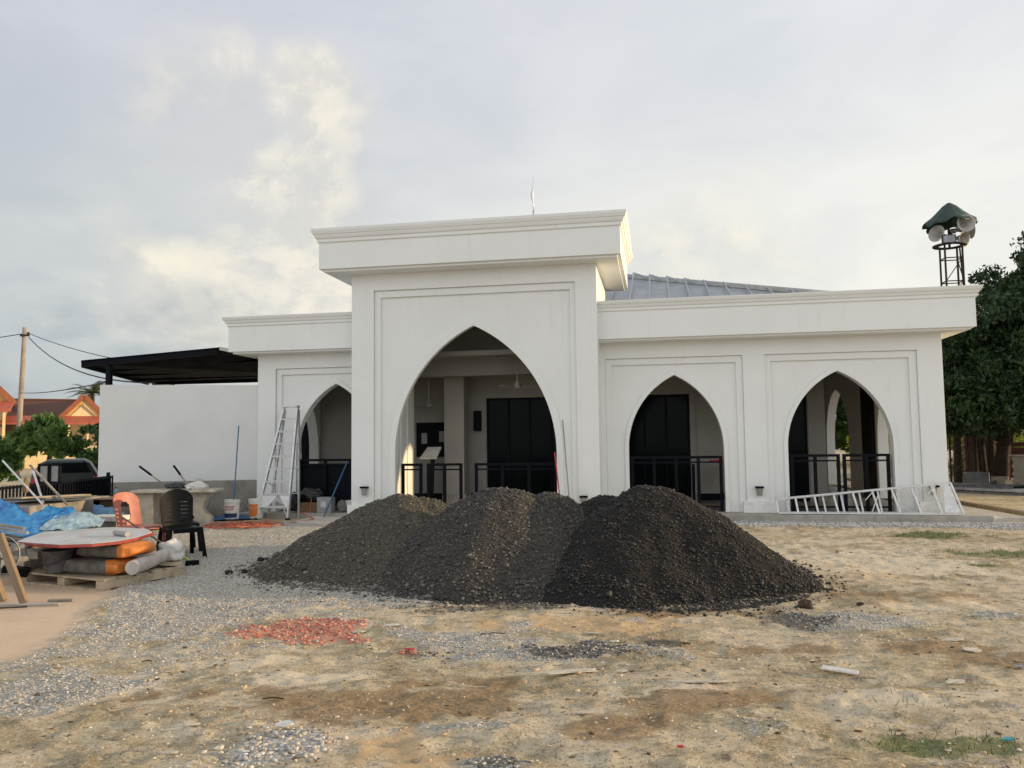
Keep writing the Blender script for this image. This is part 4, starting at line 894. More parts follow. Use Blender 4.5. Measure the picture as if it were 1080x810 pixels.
# ------------------------------------------------------------------ ladders
T = thing('stepladder', 'tall grey aluminium stepladder standing beside the left arch', 'ladder', (-7.7, 15.2, 0))
fl, fr, tl, tr = Vector((-8.05, 15.02, 0)), Vector((-7.36, 15.02, 0)), Vector((-7.66, 15.44, 2.30)), Vector((-7.36, 15.44, 2.30))
for a, b in ((fl, tl), (fr, tr)): MB().obox(a, b, .035, .075, (0, 1, 0)).build('front_rail', m_alu, T, world=True)
rl, rr_ = Vector((-7.95, 15.34, .0)), Vector((-7.27, 15.34, .0))
for a, b in ((rl, tl+Vector((0, .05, -.06))), (rr_, tr+Vector((0, .05, -.06)))): MB().obox(a, b, .03, .05, (0, 1, 0)).build('rear_rail', m_alu, T, world=True)
for k in range(1, 9):
    f = k/9.; a = fl.lerp(tl, f); b = fr.lerp(tr, f); st = MB().obox(a, b, .085, .028, (0, -.18, 1)).build('step', m_aluw, T, world=True)
    if k % 2 == 1 or k < 4: c_ = rl.lerp(tl, f*.9); MB().tube([a+Vector((.03, .03, -.02)), rl.lerp(tl, f)+Vector((0, 0, -.1))], .010, 6).build('side_brace', m_alu, T, world=True)
for k in (2, 4, 6): f = k/9; MB().obox(rl.lerp(tl, f), rr_.lerp(tr, f), .02, .02).build('rear_bar', m_alu, T, world=True)
MB().obox(tl+Vector((-.02, 0, .01)), tr+Vector((.02, 0, .01)), .14, .04, (0, 0, 1)).build('top_cap', m_alu, T, world=True, bevel=.006)
a, b = fl.lerp(tl, 2/9.), fr.lerp(tr, 2/9.); a2, b2 = fl.lerp(tl, 1/9.), fr.lerp(tr, 1/9.)
nrm = Vector((0, -.02, 0)); mid = a.lerp(b, .55)
pl = MB()
def quad(m, p, t_=.006): q = Vector((0, t_, 0)); m.add([Vector(v)+nrm for v in p]+[Vector(v)+nrm+q for v in p], [tuple(range(len(p)))[::-1], tuple(range(len(p), 2*len(p)))]+[(i, (i+1) % len(p), (i+1) % len(p)+len(p), i+len(p)) for i in range(len(p))])
quad(pl, [a2, a2.lerp(b2, .30), a.lerp(b, .60), b2.lerp(a2, .10), b2, b, a]); pl.build('gusset_plate', m_aluw, T, world=True)
for p, s_ in ((fl, 1), (fr, -1)):
    MB().obox(p.lerp(tl if s_ > 0 else tr, .02), p.lerp(tl if s_ > 0 else tr, .11)+Vector((.13*s_, 0, .0)), .012, .03, (0, 1, 0)).build('foot_brace', m_aluw, T, world=True)
    MB().box(p.x-.03, p.x+.03, p.y-.05, p.y+.04, -.002, .04).build('foot', m_blackp, T, world=True)
# the ladder lying on its side
T = thing('folding_ladder', 'white aluminium ladder lying on its side along the foot of the right arch', 'ladder', (3.7, 15.5, .118))
def frame(y, b0, b1, t0, t1, n, sl, nm):
    b0, b1, t0, t1 = (Vector((p[0], y+p[2], p[1])) for p in (b0, b1, t0, t1))
    MB().obox(b0, b1, .065, .03, (0, 0, 1)).build(nm, m_aluw, T, world=True); MB().obox(t0, t1, .065, .03, (0, 0, 1)).build(nm, m_aluw, T, world=True)
    for k in range(n+1):
        f = k/n; g = min(1, max(0, f+sl*(.3+f))); MB().obox(b0.lerp(b1, f), t0.lerp(t1, f), .03, .032, (1, 0, 0)).build('step', m_aluw, T, world=True)
frame(15.47, (2.19, .148, 0), (5.36, .142, -.02), (2.17, .40, .05), (5.20, .69, .10), 9, 0, 'front_rail')
frame(15.57, (2.40, .150, 0), (5.00, .148, .02), (2.36, .40, .02), (4.92, .655, .03), 8, 0, 'rear_rail')
for a, b in (((3.82, 15.45, .17), (3.95, 15.5, .48)), ((3.86, 15.46, .55), (3.72, 15.48, .38)), ((4.25, 15.45, .58), (4.42, 15.5, .62)), ((4.78, 15.46, .50), (4.92, 15.5, .64)), ((4.3, 15.45, .30), (4.5, 15.47, .17))): MB().obox(a, b, .012, .03, (0, 1, 0)).build('brace', m_aluw, T, world=True)
MB().add([(5.05, 15.455, .17), (5.30, 15.435, .17), (5.17, 15.50, .64), (5.06, 15.50, .62), (5.05, 15.463, .17), (5.30, 15.443, .17), (5.17, 15.508, .64), (5.06, 15.508, .62)], [(0, 1, 2, 3), (7, 6, 5, 4), (0, 4, 5, 1), (1, 5, 6, 2), (2, 6, 7, 3), (3, 7, 4, 0)]).build('end_plate', m_aluw, T, world=True)

# ------------------------------------------------------------------ plastic chairs
def grid_shell(fn, mask, nu, nv, th_):
    """solid curved panel; cells where mask(u,v) is false are left out"""
    mb = MB(); idx = {}
    def vid(i, j):
        if (i, j) not in idx:
            idx[(i, j)] = len(mb.v); p, nn_ = fn(i/nu, j/nv); mb.v.append(tuple(Vector(p))); mb.v.append(tuple(Vector(p)+Vector(nn_)*th_))
        return idx[(i, j)]
    cells = {(i, j) for i in range(nu) for j in range(nv) if mask((i+.5)/nu, (j+.5)/nv)}
    for i, j in cells:
        a, b, c, d = vid(i, j), vid(i+1, j), vid(i+1, j+1), vid(i, j+1)
        mb.f += [(a, b, c, d), (d+1, c+1, b+1, a+1)]
        for (di, dj), (p, q) in (((0, -1), (a, b)), ((1, 0), (b, c)), ((0, 1), (c, d)), ((-1, 0), (d, a))):
            if (i+di, j+dj) not in cells: mb.f.append((q, p, p+1, q+1))
    return mb
def chair(lb, loc, rz, mat, kind, rust=False):
    T = thing('plastic_chair', lb, 'chair', loc, rz)
    w = .21
    seat = MB().slab([(-.20, -.20), (-.15, -.23), (.15, -.23), (.20, -.20), (.20, .17), (.16, .21), (-.16, .21), (-.20, .17)], .405, .43)
    seat.slab([(-.212, -.21), (-.19, -.21), (-.19, .19), (-.212, .19)], .36, .425); seat.slab([(.19, -.21), (.212, -.21), (.212, .19), (.19, .19)], .36, .425); seat.slab([(-.17, -.238), (.17, -.238), (.17, -.218), (-.17, -.218)], .365, .425)
    seat.build('seat', mat, T, bevel=.008)
    def fn(u, v):
        x = (u-.5)*2; wd_ = .215*(1-.10*(1-v)); z = .42+v*.46; return (x*wd_, .20+v*.12-.045*(1-x*x)*0+.0-.05*x*x+.02, z), (0, 1, -.2)
    if kind == 'slat':
        def mask(u, v):
            x = (u-.5)*2
            if v > .62 and (abs(x)**2.4+((v-.62)/.38)**2.2) > 1: return False
            if .10 < v < .80 and .22 < abs(x) < .80: return int(v*26) % 3 != 0
            if v < .04 and abs(x) < .7: return False
            return True
    else:
        def mask(u, v):
            x = (u-.5)*2
            if v > .66 and (abs(x)**2.6+((v-.66)/.34)**2.4) > 1: return False
            if (abs(x)/.36)**2.6+(abs(v-.42)/.30)**2.6 < 1: return False
            return True
    grid_shell(fn, mask, 30, 52, .014).build('backrest', mat, T)
    for sx in (-1, 1):
        for sy, yb, yt in ((-1, -.255, -.205), (1, .285, .20)):
            zt = .42
            leg = MB(); a, b = Vector((sx*.235, yb, 0)), Vector((sx*.195, yt, zt)); leg.add([], [])
            leg.obox(a, b, .045, .012, (0, 1, 0)); leg.obox(a+Vector((sx*.02, 0, 0)), b+Vector((sx*.012, 0, 0)), .012, .05, (0, 1, 0)); o = leg.build('leg', mat, T)
    return T
chair('black plastic chair with slatted rounded back, nearer of the two black ones', (-6.34, 9.80, .01), radians(50), m_blackp, 'slat')
chair('black plastic chair half hidden behind the nearer black chair', (-6.74, 10.40, .01), radians(42), m_blackp, 'slat')
chair('faded pink plastic chair with an oval hole in its back', (-7.04, 9.90, .01), radians(76), m_pink, 'hole')
T = thing('broom', 'long brown broom pole leaning from the pink chair down to the gravel', 'broom', (-5.82, 9.25, 0))
pa, pb = Vector((-7.12, 9.60, .60)), Vector((-5.86, 9.30, .05)); MB().tube([pa, pa.lerp(pb, .88)], .013).build('pole', m_broom, T, world=True)
MB().tube([pa.lerp(pb, .88), pb], .015).build('socket', m_yg, T, world=True); MB().obox(pb+Vector((-.06, -.05, -.01)), pb+Vector((.08, .04, -.01)), .05, .07).build('head', m_blackp, T, world=True, bevel=.01)

# ------------------------------------------------------------------ pallets, sacks, board
def pallet(lb, loc, rz, L, D):
    T = thing('wooden_pallet', lb, 'pallet', loc, rz)
    for k in range(5): MB().box(0, L, k*D/5+.01, (k+.78)*D/5, .105, .125).build('deck_board', m_woodl, T)
    for x in (0, L/2-.05, L-.12): MB().box(x, x+.12, .0, D*.97, .022, .103).build('runner', m_woodl, T)
    for y in (0, D/2-.04, D-.12): MB().box(0, L, y, y+.09, 0, .020).build('base_board', m_woodl, T)
pallet('wooden pallet carrying the orange and grey sacks', (-7.17, 7.98, .0), radians(-16), 1.42, 1.0)
pallet('shorter wooden pallet poking out under the white bags', (-5.95, 8.15, .0), radians(38), .62, .95)
def pillow(lx, ly, lz, e=.38, n=18, m=28, wob=.02, seed=0):
    mb = MB(); q = lambda c, p: math.copysign(abs(c)**p, c)
    for j in range(n+1):
        t = -pi/2+pi*j/n
        for i in range(m):
            a = 2*pi*i/m; x, y, z = q(cos(t), e)*q(cos(a), e*.8), q(cos(t), e)*q(sin(a), e*.8), q(sin(t), e*1.5)
            k = 1+wob*3*sin(a*3+seed)*sin(t*4+seed*2)+wob*2*sin(a*7+seed*3)
            mb.v.append((x*lx*k, y*ly*k, z*lz*(1-.25*abs(x)**3)*(1+wob*2*sin(x*9+seed))))
    for j in range(n):
        for i in range(m): mb.f.append((j*m+i, j*m+(i+1) % m, (j+1)*m+(i+1) % m, (j+1)*m+i))
    return mb
def sack(lb, loc, rz, lx, ly, lz, seed):
    o = pillow(lx, ly, lz, seed=seed).build('cement_sack', m_sackg, smooth=True); o.data.materials.append(m_orange)
    for p in o.data.polygons:
        if p.center.x > lx*.42+.02*sin(p.center.y*30): p.material_index = 1
    o.location = loc; o.rotation_euler = (0, radians(2*seed-3), rz); return tag(o, lb, 'sack')
sack('grey and orange cement sack, upper one of the pair on the pallet', (-6.06, 8.12, .375), radians(-9), .38, .23, .085, 1)
sack('grey and orange cement sack, lower one of the pair on the pallet', (-6.14, 8.04, .21), radians(-7), .39, .24, .085, 2)
o = MB().tube([(-5.64, 7.82, .215), (-5.70, 8.10, .22), (-5.80, 8.62, .23)], [.078, .082, .078], 16).build('plastic_roll', m_tubep, smooth=False, bevel=.008); tag(o, 'dusty white roll lying beside the sacks on the pallet edge', 'roll')
def crumple(name, lb, cat, loc, s, mat, seed, amp=.28):
    g = random.Random(seed); bm = bmesh.new(); bmesh.ops.create_icosphere(bm, subdivisions=4, radius=1)
    from mathutils import noise
    for v in bm.verts:
        p = v.co.copy(); k = 1+amp*noise.noise(p*1.6+Vector((seed, 0, 0)))+amp*.6*noise.noise(p*4.1+Vector((0, seed, 0)))+amp*.3*abs(noise.noise(p*9)); v.co = Vector((p.x*s[0], p.y*s[1], p.z*s[2]))*k
        if v.co.z < -s[2]*.55: v.co.z = -s[2]*.55
    me = bpy.data.meshes.new(name); bm.to_mesh(me); bm.free(); me.materials.append(mat)
    for p in me.polygons: p.use_smooth = True
    o = bpy.data.objects.new(name, me); col.objects.link(o); o.location = loc; return tag(o, lb, cat)
crumple('plastic_bag', 'crumpled white plastic bag by the pink chair legs', 'bag', (-5.93, 8.95, .22), (.17, .15, .15), m_whitebag, 3)
crumple('plastic_bag', 'smaller crumpled white bag between the sacks and the other bag', 'bag', (-6.12, 8.62, .26), (.17, .14, .15), m_whitebag, 5)
crumple('cloth', 'dark maroon cloth stuffed under the red edged board', 'cloth', (-6.82, 8.30, .29), (.22, .16, .14), m_maroon, 8)
# board with red rim
bp = [(-7.02, 7.72), (-6.7, 7.60), (-6.27, 7.50), (-5.98, 7.62), (-5.83, 7.85), (-5.84, 8.20), (-5.98, 8.70), (-6.3, 9.05), (-6.85, 9.2), (-7.4, 9.0), (-7.5, 8.7)]
T = thing('table_board', 'large white board with red rim laid over the sacks', 'board', (-6.5, 8.3, .46)); cx0, cy0 = -6.6, 8.3
MB().slab(bp, .462, .492).build('red_rim', m_red, T, world=True, bevel=.006); MB().slab([(cx0+(x-cx0)*.965, cy0+(y-cy0)*.965) for x, y in bp], .4935, .499).build('white_face', m_board, T, world=True)
MB().tube([(-6.25, 8.35, .53), (-5.98, 8.20, .53)], .030, 10).build('dummy', m_greypole).name = 'pipe_offcut'; tag(bpy.data.objects['pipe_offcut'], 'short grey pipe offcut lying on the red edged board', 'pipe')
# black mortar bucket
T = thing('mortar_bucket', 'cement-stained black bucket standing at the front of the pallet', 'bucket', (-6.66, 7.95, .13))
MB().lathe([(0, 0), (.115, 0), (.125, .02), (.165, .235), (.175, .24), (.172, .255), (.155, .25), (.115, .03), (0, .025)], n=24).build('shell', m_bucketb, T, smooth=True)
MB().tube([(-.17, 0, .23), (-.12, -.13, .14), (0, -.175, .10), (.12, -.13, .14), (.17, 0, .23)], .005, 6).build('handle', m_wire, T)

# ------------------------------------------------------------------ heap of scrap under the blue tarpaulin
def patch(rows, nu, nv, amp, seed, th_=.004):
    """cloth through rows of control points"""
    rows = [[Vector(p) for p in r] for r in rows]
    def cr(P, t):
        n_ = len(P)-1; f = t*n_; i = min(int(f), n_-1); f -= i; p0, p1, p2, p3 = P[max(i-1, 0)], P[i], P[i+1], P[min(i+2, n_)]
        return .5*((2*p1)+(p2-p0)*f+(2*p0-5*p1+4*p2-p3)*f*f+(3*p1-p0-3*p2+p3)*f**3)
    mb = MB(); from mathutils import noise
    for j in range(nv+1):
        for i in range(nu+1):
            p = cr([cr(r, i/nu) for r in rows], j/nv); nz = noise.noise(p*5+Vector((seed, 0, 0)))*.6+abs(noise.noise(p*11+Vector((0, seed, 0))))*.7
            mb.v.append(tuple(p+Vector((0, -.4, 1))*amp*nz))
    for j in range(nv):
        for i in range(nu): a = j*(nu+1)+i; mb.f.append((a, a+1, a+nu+2, a+nu+1))
    return mb
o = patch([[(-9.3, 8.55, .86), (-8.55, 8.75, .90), (-8.02, 8.75, .82), (-7.78, 9.05, .76), (-7.55, 9.25, .74)], [(-9.1, 8.2, .84), (-8.4, 8.35, .80), (-7.9, 8.45, .68), (-7.68, 8.75, .62), (-7.38, 9.15, .60)], [(-8.9, 7.95, .80), (-8.2, 8.05, .72), (-7.72, 8.15, .56), (-7.50, 8.35, .42), (-7.25, 9.0, .46)]], 80, 48, .055, 2).build('blue_tarpaulin', m_btarp, smooth=True)
tag(o, 'bright blue tarpaulin draped over the scrap heap at the left edge', 'tarpaulin'); md = o.modifiers.new('s', 'SOLIDIFY'); md.thickness = .006
o = patch([[(-7.6, 9.15, .70), (-7.40, 9.3, .68), (-7.22, 9.45, .56)], [(-7.55, 8.85, .60), (-7.32, 9.0, .58), (-7.10, 9.2, .50)], [(-7.52, 8.6, .50), (-7.28, 8.75, .50), (-7.02, 9.0, .50)]], 36, 30, .045, 7).build('plastic_sheet', m_clear, smooth=True)
tag(o, 'crinkled pale blue plastic sheet at the right of the bright tarpaulin', 'sheet'); o.modifiers.new('s', 'SOLIDIFY').thickness = .005
g = random.Random(3)
lbs = ['topmost', 'second', 'third', 'fourth', 'fifth', 'sixth', 'seventh', 'lowest']
for k in range(8):
    y = 7.92+.10*k*.4; z = .70-.055*k; a = Vector((-9.2, y-.2+g.uniform(-.03, .03), z+.22)); b = Vector((-7.36+g.uniform(-.12, .12), y+.30, z-.12))
    tag(MB().obox(a, b, .05, .028).build('metal_batten', (m_woodg, m_sheetl, m_sheet)[k % 3]), lbs[k]+' long batten sticking out under the blue tarpaulin, counted from the top', 'batten', group='battens in the scrap heap')
for k, (pts, m_, lb) in enumerate((([(-8.55, 8.95), (-7.45, 9.35), (-7.40, 9.75), (-8.45, 9.6)], m_woodg, 'weathered grey board lying flat on top of the scrap heap'), ([(-8.35, 8.85), (-7.75, 9.0), (-7.40, 9.5), (-7.95, 9.45)], m_sheet, 'dark sheet on the grey board of the scrap heap'), ([(-8.1, 8.78), (-7.95, 8.80), (-7.42, 9.42), (-7.58, 9.45)], m_woodl, 'pale lath along the front of the scrap heap'))):
    tag(MB().slab(pts, .84+.022*k, .858+.022*k).build('board', m_), lb, 'board')
# support mass below: crates and offcuts
tag(MB().box(-8.9, -7.75, 8.75, 9.9, 0, .80).build('scrap_crate', m_woodg, bevel=.02), 'grey crate mostly hidden under the tarpaulin and boards', 'crate')
for a, b, r, m_, lb in (((-8.40, 9.0, 1.36), (-7.62, 8.8, .82), .012, m_alu, 'light thin rod rising furthest left from the scrap heap'), ((-8.08, 9.1, 1.30), (-7.50, 9.1, .78), .016, m_woodg, 'thin dark stick slanting over the scrap heap towards the chairs'), ((-8.12, 9.2, 1.22), (-7.78, 9.0, .82), .014, m_alu, 'short bright tube leaning in the middle of the scrap heap')):
    tag(MB().tube([a, b], r, 8).build('rod', m_), lb, 'rod')
crumple('rag', 'knotted yellowish rag tied round a rod on the scrap heap', 'rag', (-8.0, 8.95, 1.02), (.035, .035, .12), m_tan, 4)
T = thing('plank', 'stout weathered timber plank leaning at the lower left corner', 'plank', (-6.1, 6.8, 0)); MB().obox((-6.52, 6.98, .66), (-6.07, 6.82, .03), .085, .035, (0, 1, .2)).build('timber', m_wood, T, world=True)
tag(MB().obox((-6.75, 7.0, .62), (-6.42, 6.95, .02), .05, .05).build('timber_strut', m_wood), 'thinner timber strut behind the leaning plank', 'strut')
tag(MB().tube([(-6.9, 6.62, .025), (-5.72, 6.86, .02)], .012, 8).build('rod', m_greypole), 'long grey rod lying on the slab below the leaning plank', 'rod')
tag(MB().tube([(-6.9, 6.45, .02), (-6.2, 6.62, .02), (-5.95, 6.72, .02)], .008, 8).build('rod', m_rust), 'thin rusty rod lying on the slab nearest the lower left corner', 'rod')
mb = MB(); pts = [(-6.82+.20*cos(a)*(1+.05*sin(a*3)), 7.35, .40+.20*sin(a)) for a in [k*.35 for k in range(44)]]; tag(mb.tube(pts, .008, 6).build('wire_coil', m_greypole), 'loose coil of grey wire hanging behind the leaning plank', 'wire coil')
crumple('machine', 'dusty grey mixer head behind the leaning plank', 'tool', (-6.80, 7.52, .38), (.10, .09, .12), m_cement, 6, .35)
for k, (x, y, z, lb, m_) in enumerate(((-7.35, 8.05, .33, 'small white box under the red edged board', m_whitebag), (-7.15, 8.15, .30, 'grey slanted tile under the red edged board', m_conc), (-7.25, 8.0, .21, 'yellowish foam block on the pallet under the board', m_scrap), (-7.15, 7.9, .15, 'dark flat case on the pallet left of the black bucket', m_blackp))):
    o = tag(MB().box(-.13, .13, -.07, .07, -.045, .045).build('offcut', m_, bevel=.008), lb, 'offcut'); o.location = (x, y, z); o.rotation_euler = (.1, .12*(k-1), .3*k-.4)
o = tag(MB().box(-.12, .12, -.02, .02, 0, .02).build('wood_offcut', m_woodg), 'short dark stick with a pale mark lying on the bare slab', 'stick'); o.location = (-5.87, 7.06, .006); o.rotation_euler.z = .2

# ------------------------------------------------------------------ tables by the pale wall, barrow, bottle, bags
T = thing('concrete_table', 'weathered concrete garden table with shaped legs by the pale wall', 'table', (-8.9, 13.6, 0), radians(14))
MB().slab([(-.72, -.33), (.72, -.33), (.80, -.25), (.80, .25), (.72, .33), (-.72, .33), (-.78, .27), (-.78, -.27)], .655, .705).build('table_top', m_conctab, T, bevel=.012)
MB().prism([(-.64, 0), (-.64, .653), (-.36, .653), (-.36, 0)], -.22, .22).build('leg', m_conctab, T, bevel=.012)
prf = [(.30, 0), (.30, .10), (.36, .18), (.28, .32), (.26, .45), (.34, .55), (.32, .653), (.66, .653), (.64, .55), (.54, .48), (.50, .36), (.56, .26), (.66, .18), (.64, 0)]
MB().prism(prf, -.10, .10).build('leg', m_conctab, T, bevel=.01)
T = thing('low_table', 'low pinkish table with dark brown skirt left of the concrete table', 'table', (-10.3, 14.0, 0), radians(14))
MB().slab([(-.52, -.28), (.50, -.28), (.50, .28), (-.52, .28)], .50, .535).build('table_top', m_pinkc, T, bevel=.008); MB().box(-.36, .46, -.22, -.18, .36, .498).build('skirt', m_brownp, T)
for x in (-.34, .42): MB().box(x-.03, x+.03, -.2, .2, 0, .498).build('leg', m_pinkc, T)
T = thing('water_bottle', 'clear bottle with blue cap on the low pink table', 'bottle', (-10.42, 13.92, .536)); MB().lathe([(0, 0), (.032, 0), (.034, .10), (.030, .13), (.013, .16), (.013, .175), (0, .175)], n=16).build('body', m_clear, T, smooth=True); MB().lathe([(0, .19), (.017, .19), (.017, .17), (0, .17)], n=12).build('cap', m_bluep, T)
tag(MB().lathe([(0, 0), (.035, 0), (.042, .08), (.038, .08), (.03, .008), (0, .008)], n=16).build('paper_cup', m_whitebag), 'small white cup at the right end of the low pink table', 'cup').location = (-9.92, 14.05, .536)
T = thing('wheelbarrow', 'wheelbarrow tipped on its nose behind the concrete table with both handles up', 'wheelbarrow', (-9.3, 14.35, 0))
for a, m1, b in (((-9.25, 14.5, .35), (-9.55, 14.25, .72), (-10.0, 14.02, 1.13)), ((-8.98, 14.6, .35), (-9.1, 14.30, .72), (-9.30, 14.08, 1.14))):
    a, m1, b = Vector(a), Vector(m1), Vector(b); h = MB().tube([a, m1, m1.lerp(b, .6)], .016, 8).build('handle', m_woodl, T, world=True); MB().tube([m1.lerp(b, .55), b], .021, 8).build('grip', m_blackp, h, world=True)
MB().add([(-9.6, 14.45, .15), (-8.9, 14.55, .15), (-8.8, 14.75, .70), (-9.7, 14.6, .70), (-9.5, 14.75, .2), (-9.0, 14.8, .2), (-8.95, 14.95, .62), (-9.55, 14.9, .62)], [(0, 1, 2, 3), (7, 6, 5, 4), (0, 4, 5, 1), (1, 5, 6, 2), (2, 6, 7, 3), (3, 7, 4, 0)]).build('tray', m_cement, T, world=True)
MB().lathe([(.05, -.03), (.15, -.035), (.18, 0), (.15, .035), (.05, .03)], (-9.2, 14.6, .18), 20, (1, .1, 0)).build('wheel', m_tyre, T, world=True)
crumple('plastic_bag', 'white bag slumped on the concrete table top', 'bag', (-8.50, 13.62, .755), (.20, .12, .09), m_whitebag, 11)
crumple('cap', 'reddish grey cap on the white bag on the concrete table', 'cap', (-8.50, 13.68, .86), (.09, .09, .05), m_tubep, 12, .1)
crumple('tool_bag', 'dark green strapped bag lying on the concrete table behind the chair', 'bag', (-9.0, 13.7, .76), (.20, .12, .07), m_car, 13)
o = patch([[(-11.3, 14.62, .04), (-9.8, 15.1, .02), (-8.35, 15.55, .05)], [(-11.0, 14.1, .03), (-9.6, 14.75, .02), (-8.1, 15.10, .02)], [(-10.6, 13.6, .05), (-9.2, 14.35, .015), (-8.25, 14.72, .03)]], 70, 30, .03, 3).build('ground_tarpaulin', m_btarp2, smooth=True); tag(o, 'blue tarpaulin spread on the ground along the pale wall', 'tarpaulin'); o.modifiers.new('s', 'SOLIDIFY').thickness = .006; o.location.z = .01
crumple('tarpaulin_bundle', 'bundled dark blue tarpaulin behind the board, left of the low pink table', 'tarpaulin', (-9.25, 11.9, .28), (.42, .3, .26), m_btarp2, 17)
T = thing('polystyrene_box', 'white boxes left of the pink chair behind the board', 'box', (-8.0, 10.7, .3)); MB().box(-8.3, -7.85, 10.5, 10.8, .0, .42).build('body', m_cement, T, world=True); MB().box(-8.32, -7.83, 10.48, 10.82, .43, .50).build('lid', m_whitebag, T, world=True)
tag(MB().box(-9.0, -8.76, 10.9, 11.1, 0, .62).build('white_carton', m_concl), 'small pale carton poking up behind the crinkled plastic sheet', 'carton')

# ------------------------------------------------------------------ things around the left arch
def bucket(lb, loc, r, h, bands):
    T = thing('paint_bucket', lb, 'bucket', loc); MB().lathe([(0, 0), (r*.88, 0), (r*.90, .02), (r, h*.86), (r*1.05, h*.87), (r*1.06, h*.92), (r*1.02, h*.93), (r*1.03, h), (r*.96, h), (r*.9, h*.9), (0, h*.88)], n=28).build('shell', m_bucketw, T, smooth=False)
    for z0_, z1_, a0, a1, m_ in bands:
        mb = MB(); n_ = 14
        for k in range(n_+1):
            a = a0+(a1-a0)*k/n_
            for z in (z0_, z1_): rr = r*(.90+.10*z/.86)*1.012; mb.v.append((rr*cos(a), rr*sin(a), z*h))
        for k in range(n_): mb.f.append((k*2, k*2+2, k*2+3, k*2+1))
        mb.build('label', m_, T, fix=False)
    MB().tube([(-r*1.04, 0, h*.86), (-r*.8, -r*.95, h*.62), (0, -r*1.12, h*.52), (r*.8, -r*.95, h*.62), (r*1.04, 0, h*.86)], .004, 6).build('handle', m_alu, T)
bl_ = [(.12, .34, -pi*.85, -pi*.10, m_bluep)]+[(.50+.12*j, .58+.12*j, -pi*(.72-.04*j)+.21*k, -pi*(.72-.04*j)+.21*k+.14, m_redp) for j in range(2) for k in range(7)]
bucket('white paint bucket with red and navy print, holding the blue pole', (-8.48, 14.84, .02), .15, .40, bl_)
bucket('white bucket with big orange patch, beside the stepladder foot', (-8.10, 15.12, .02), .15, .40, [(.12, .75, -pi*.72, -pi*.28, m_orangep)])
bucket('small white bucket at the right jamb of the left arch', (-6.30, 15.75, .10), .11, .24, [(.3, .55, -pi*.8, -pi*.2, m_orangep)])
tag(MB().tube([(-8.47, 14.86, .10), (-8.50, 15.10, 1.92)], .013, 8).build('pole', m_bluepole), 'blue pole standing upright in the paint bucket', 'pole')
tag(MB().tube([(-6.68, 15.20, .02), (-6.44, 15.88, 1.14)], .016, 8).build('pole', m_bluepole), 'blue pole leaning in the left arch beside the grey box', 'pole')
tag(MB().box(-6.93, -6.62, 15.45, 15.68, .10, .42).build('metal_box', m_greybox, bevel=.01), 'grey metal box with a paper label in the left arch', 'box'); o = bpy.data.objects['metal_box']
lb_ = MB().box(-6.84, -6.73, 15.441, 15.446, .22, .34).build('label', m_label); lb_.parent = o
crumple('bin_bag', 'shiny black bin bag lying on a brown carton in the left arch', 'bag', (-7.20, 15.80, .42), (.27, .18, .19), m_bag, 21)
crumple('bin_bag', 'small slumped black bag at the left of the brown carton', 'bag', (-7.50, 15.60, .27), (.12, .12, .22), m_bag, 23)
tag(MB().box(-7.38, -6.98, 15.62, 15.90, .10, .30).build('carton', m_tan, bevel=.01), 'brown carton under the black bin bag', 'carton')
crumple('plastic_bag', 'grey green bag between metal box and small bucket', 'bag', (-6.48, 15.7, .20), (.10, .09, .16), m_cement, 25)
# orange conduit on the ground
g = random.Random(9)
for k, (cx_, cy_, lb) in enumerate(((-7.72, 13.55, 'loose orange conduit coil on the gravel, nearer the concrete table'), (-7.38, 13.72, 'loose orange conduit coil on the gravel, nearer the stepladder'))):
    pts = []
    for i in range(100):
        a = i*.33; r = .30+.13*sin(i*.071+k)+.08*sin(i*.23); pts.append((cx_+r*1.25*cos(a), cy_+r*.95*sin(a), .035+.02*sin(i*1.7)+.015*((i*7) % 3)))
    tag(MB().tube(pts, .009, 6).build('conduit_coil', m_cable), lb, 'cable coil')
tag(MB().tube([(-6.9, 14.2, .03), (-6.6, 14.6, .07), (-6.9, 15.0, .07), (-7.2, 15.3, .12), (-7.1, 15.5, .13), (-7.15, 15.7, .5)], .010, 6).build('hose', m_cable), 'thin red hose running from the coils up to the left arch', 'hose')

# ------------------------------------------------------------------ dirt lumps and scraps
def G(px, py):
    d = pix_dir(px, py); t_ = -1.55/d.z; return Vector((d.x*t_, d.y*t_, 0))
def gh(x, y): return float(ground_h(np.array([x]), np.array([y]))[0])
def clod(lb, px, py, s, m_=None):
    p = G(px, py); o = crumple('earth_clod', lb, 'clod', (p.x, p.y, gh(p.x, p.y)+s*.4), (s, s*.8, s*.75), m_ or m_clod, px, .45); return o
clod('dark clod on the gravel, furthest from the grey heap', 241, 608, .045, m_tyre); clod('dark clod on the gravel close to the grey heap', 258, 606, .035, m_tyre); clod('flat dark lump above the two clods by the grey heap', 275, 595, .04, m_tyre)
clod('upright reddish brown earth clod right of the heaps', 850, 641, .065); clod('small dark clod right of the reddish brown clod', 908, 639, .03); clod('dark clod at the foot of the middle heap', 462, 636, .05, m_tyre)
def scrap(lb, px, py, L, w, rz, m_=None, z=0., seed=0, name='plaster_scrap', cat='scrap'):
    p = G(px, py); q = random.Random(seed); n_ = 11; poly = []
    for k in range(n_):
        a = 2*pi*k/n_; r = q.uniform(.65, 1.1); poly.append((cos(a)*L/2*r, sin(a)*w/2*r))
    o = MB().slab(poly, 0, .008).build(name, m_ or m_scrap); o.location = (p.x, p.y, gh(p.x, p.y)+.008+z); o.rotation_euler = (q.uniform(-.12, .12), q.uniform(-.07, .07), rz); return tag(o, lb, cat)
scrap('long narrow pale strip below the dark crumbs in the middle', 600, 712, .46, .09, .45, seed=1); scrap('long pale flat piece right of centre, pointed at both ends', 735, 724, .40, .07, .12, seed=2)
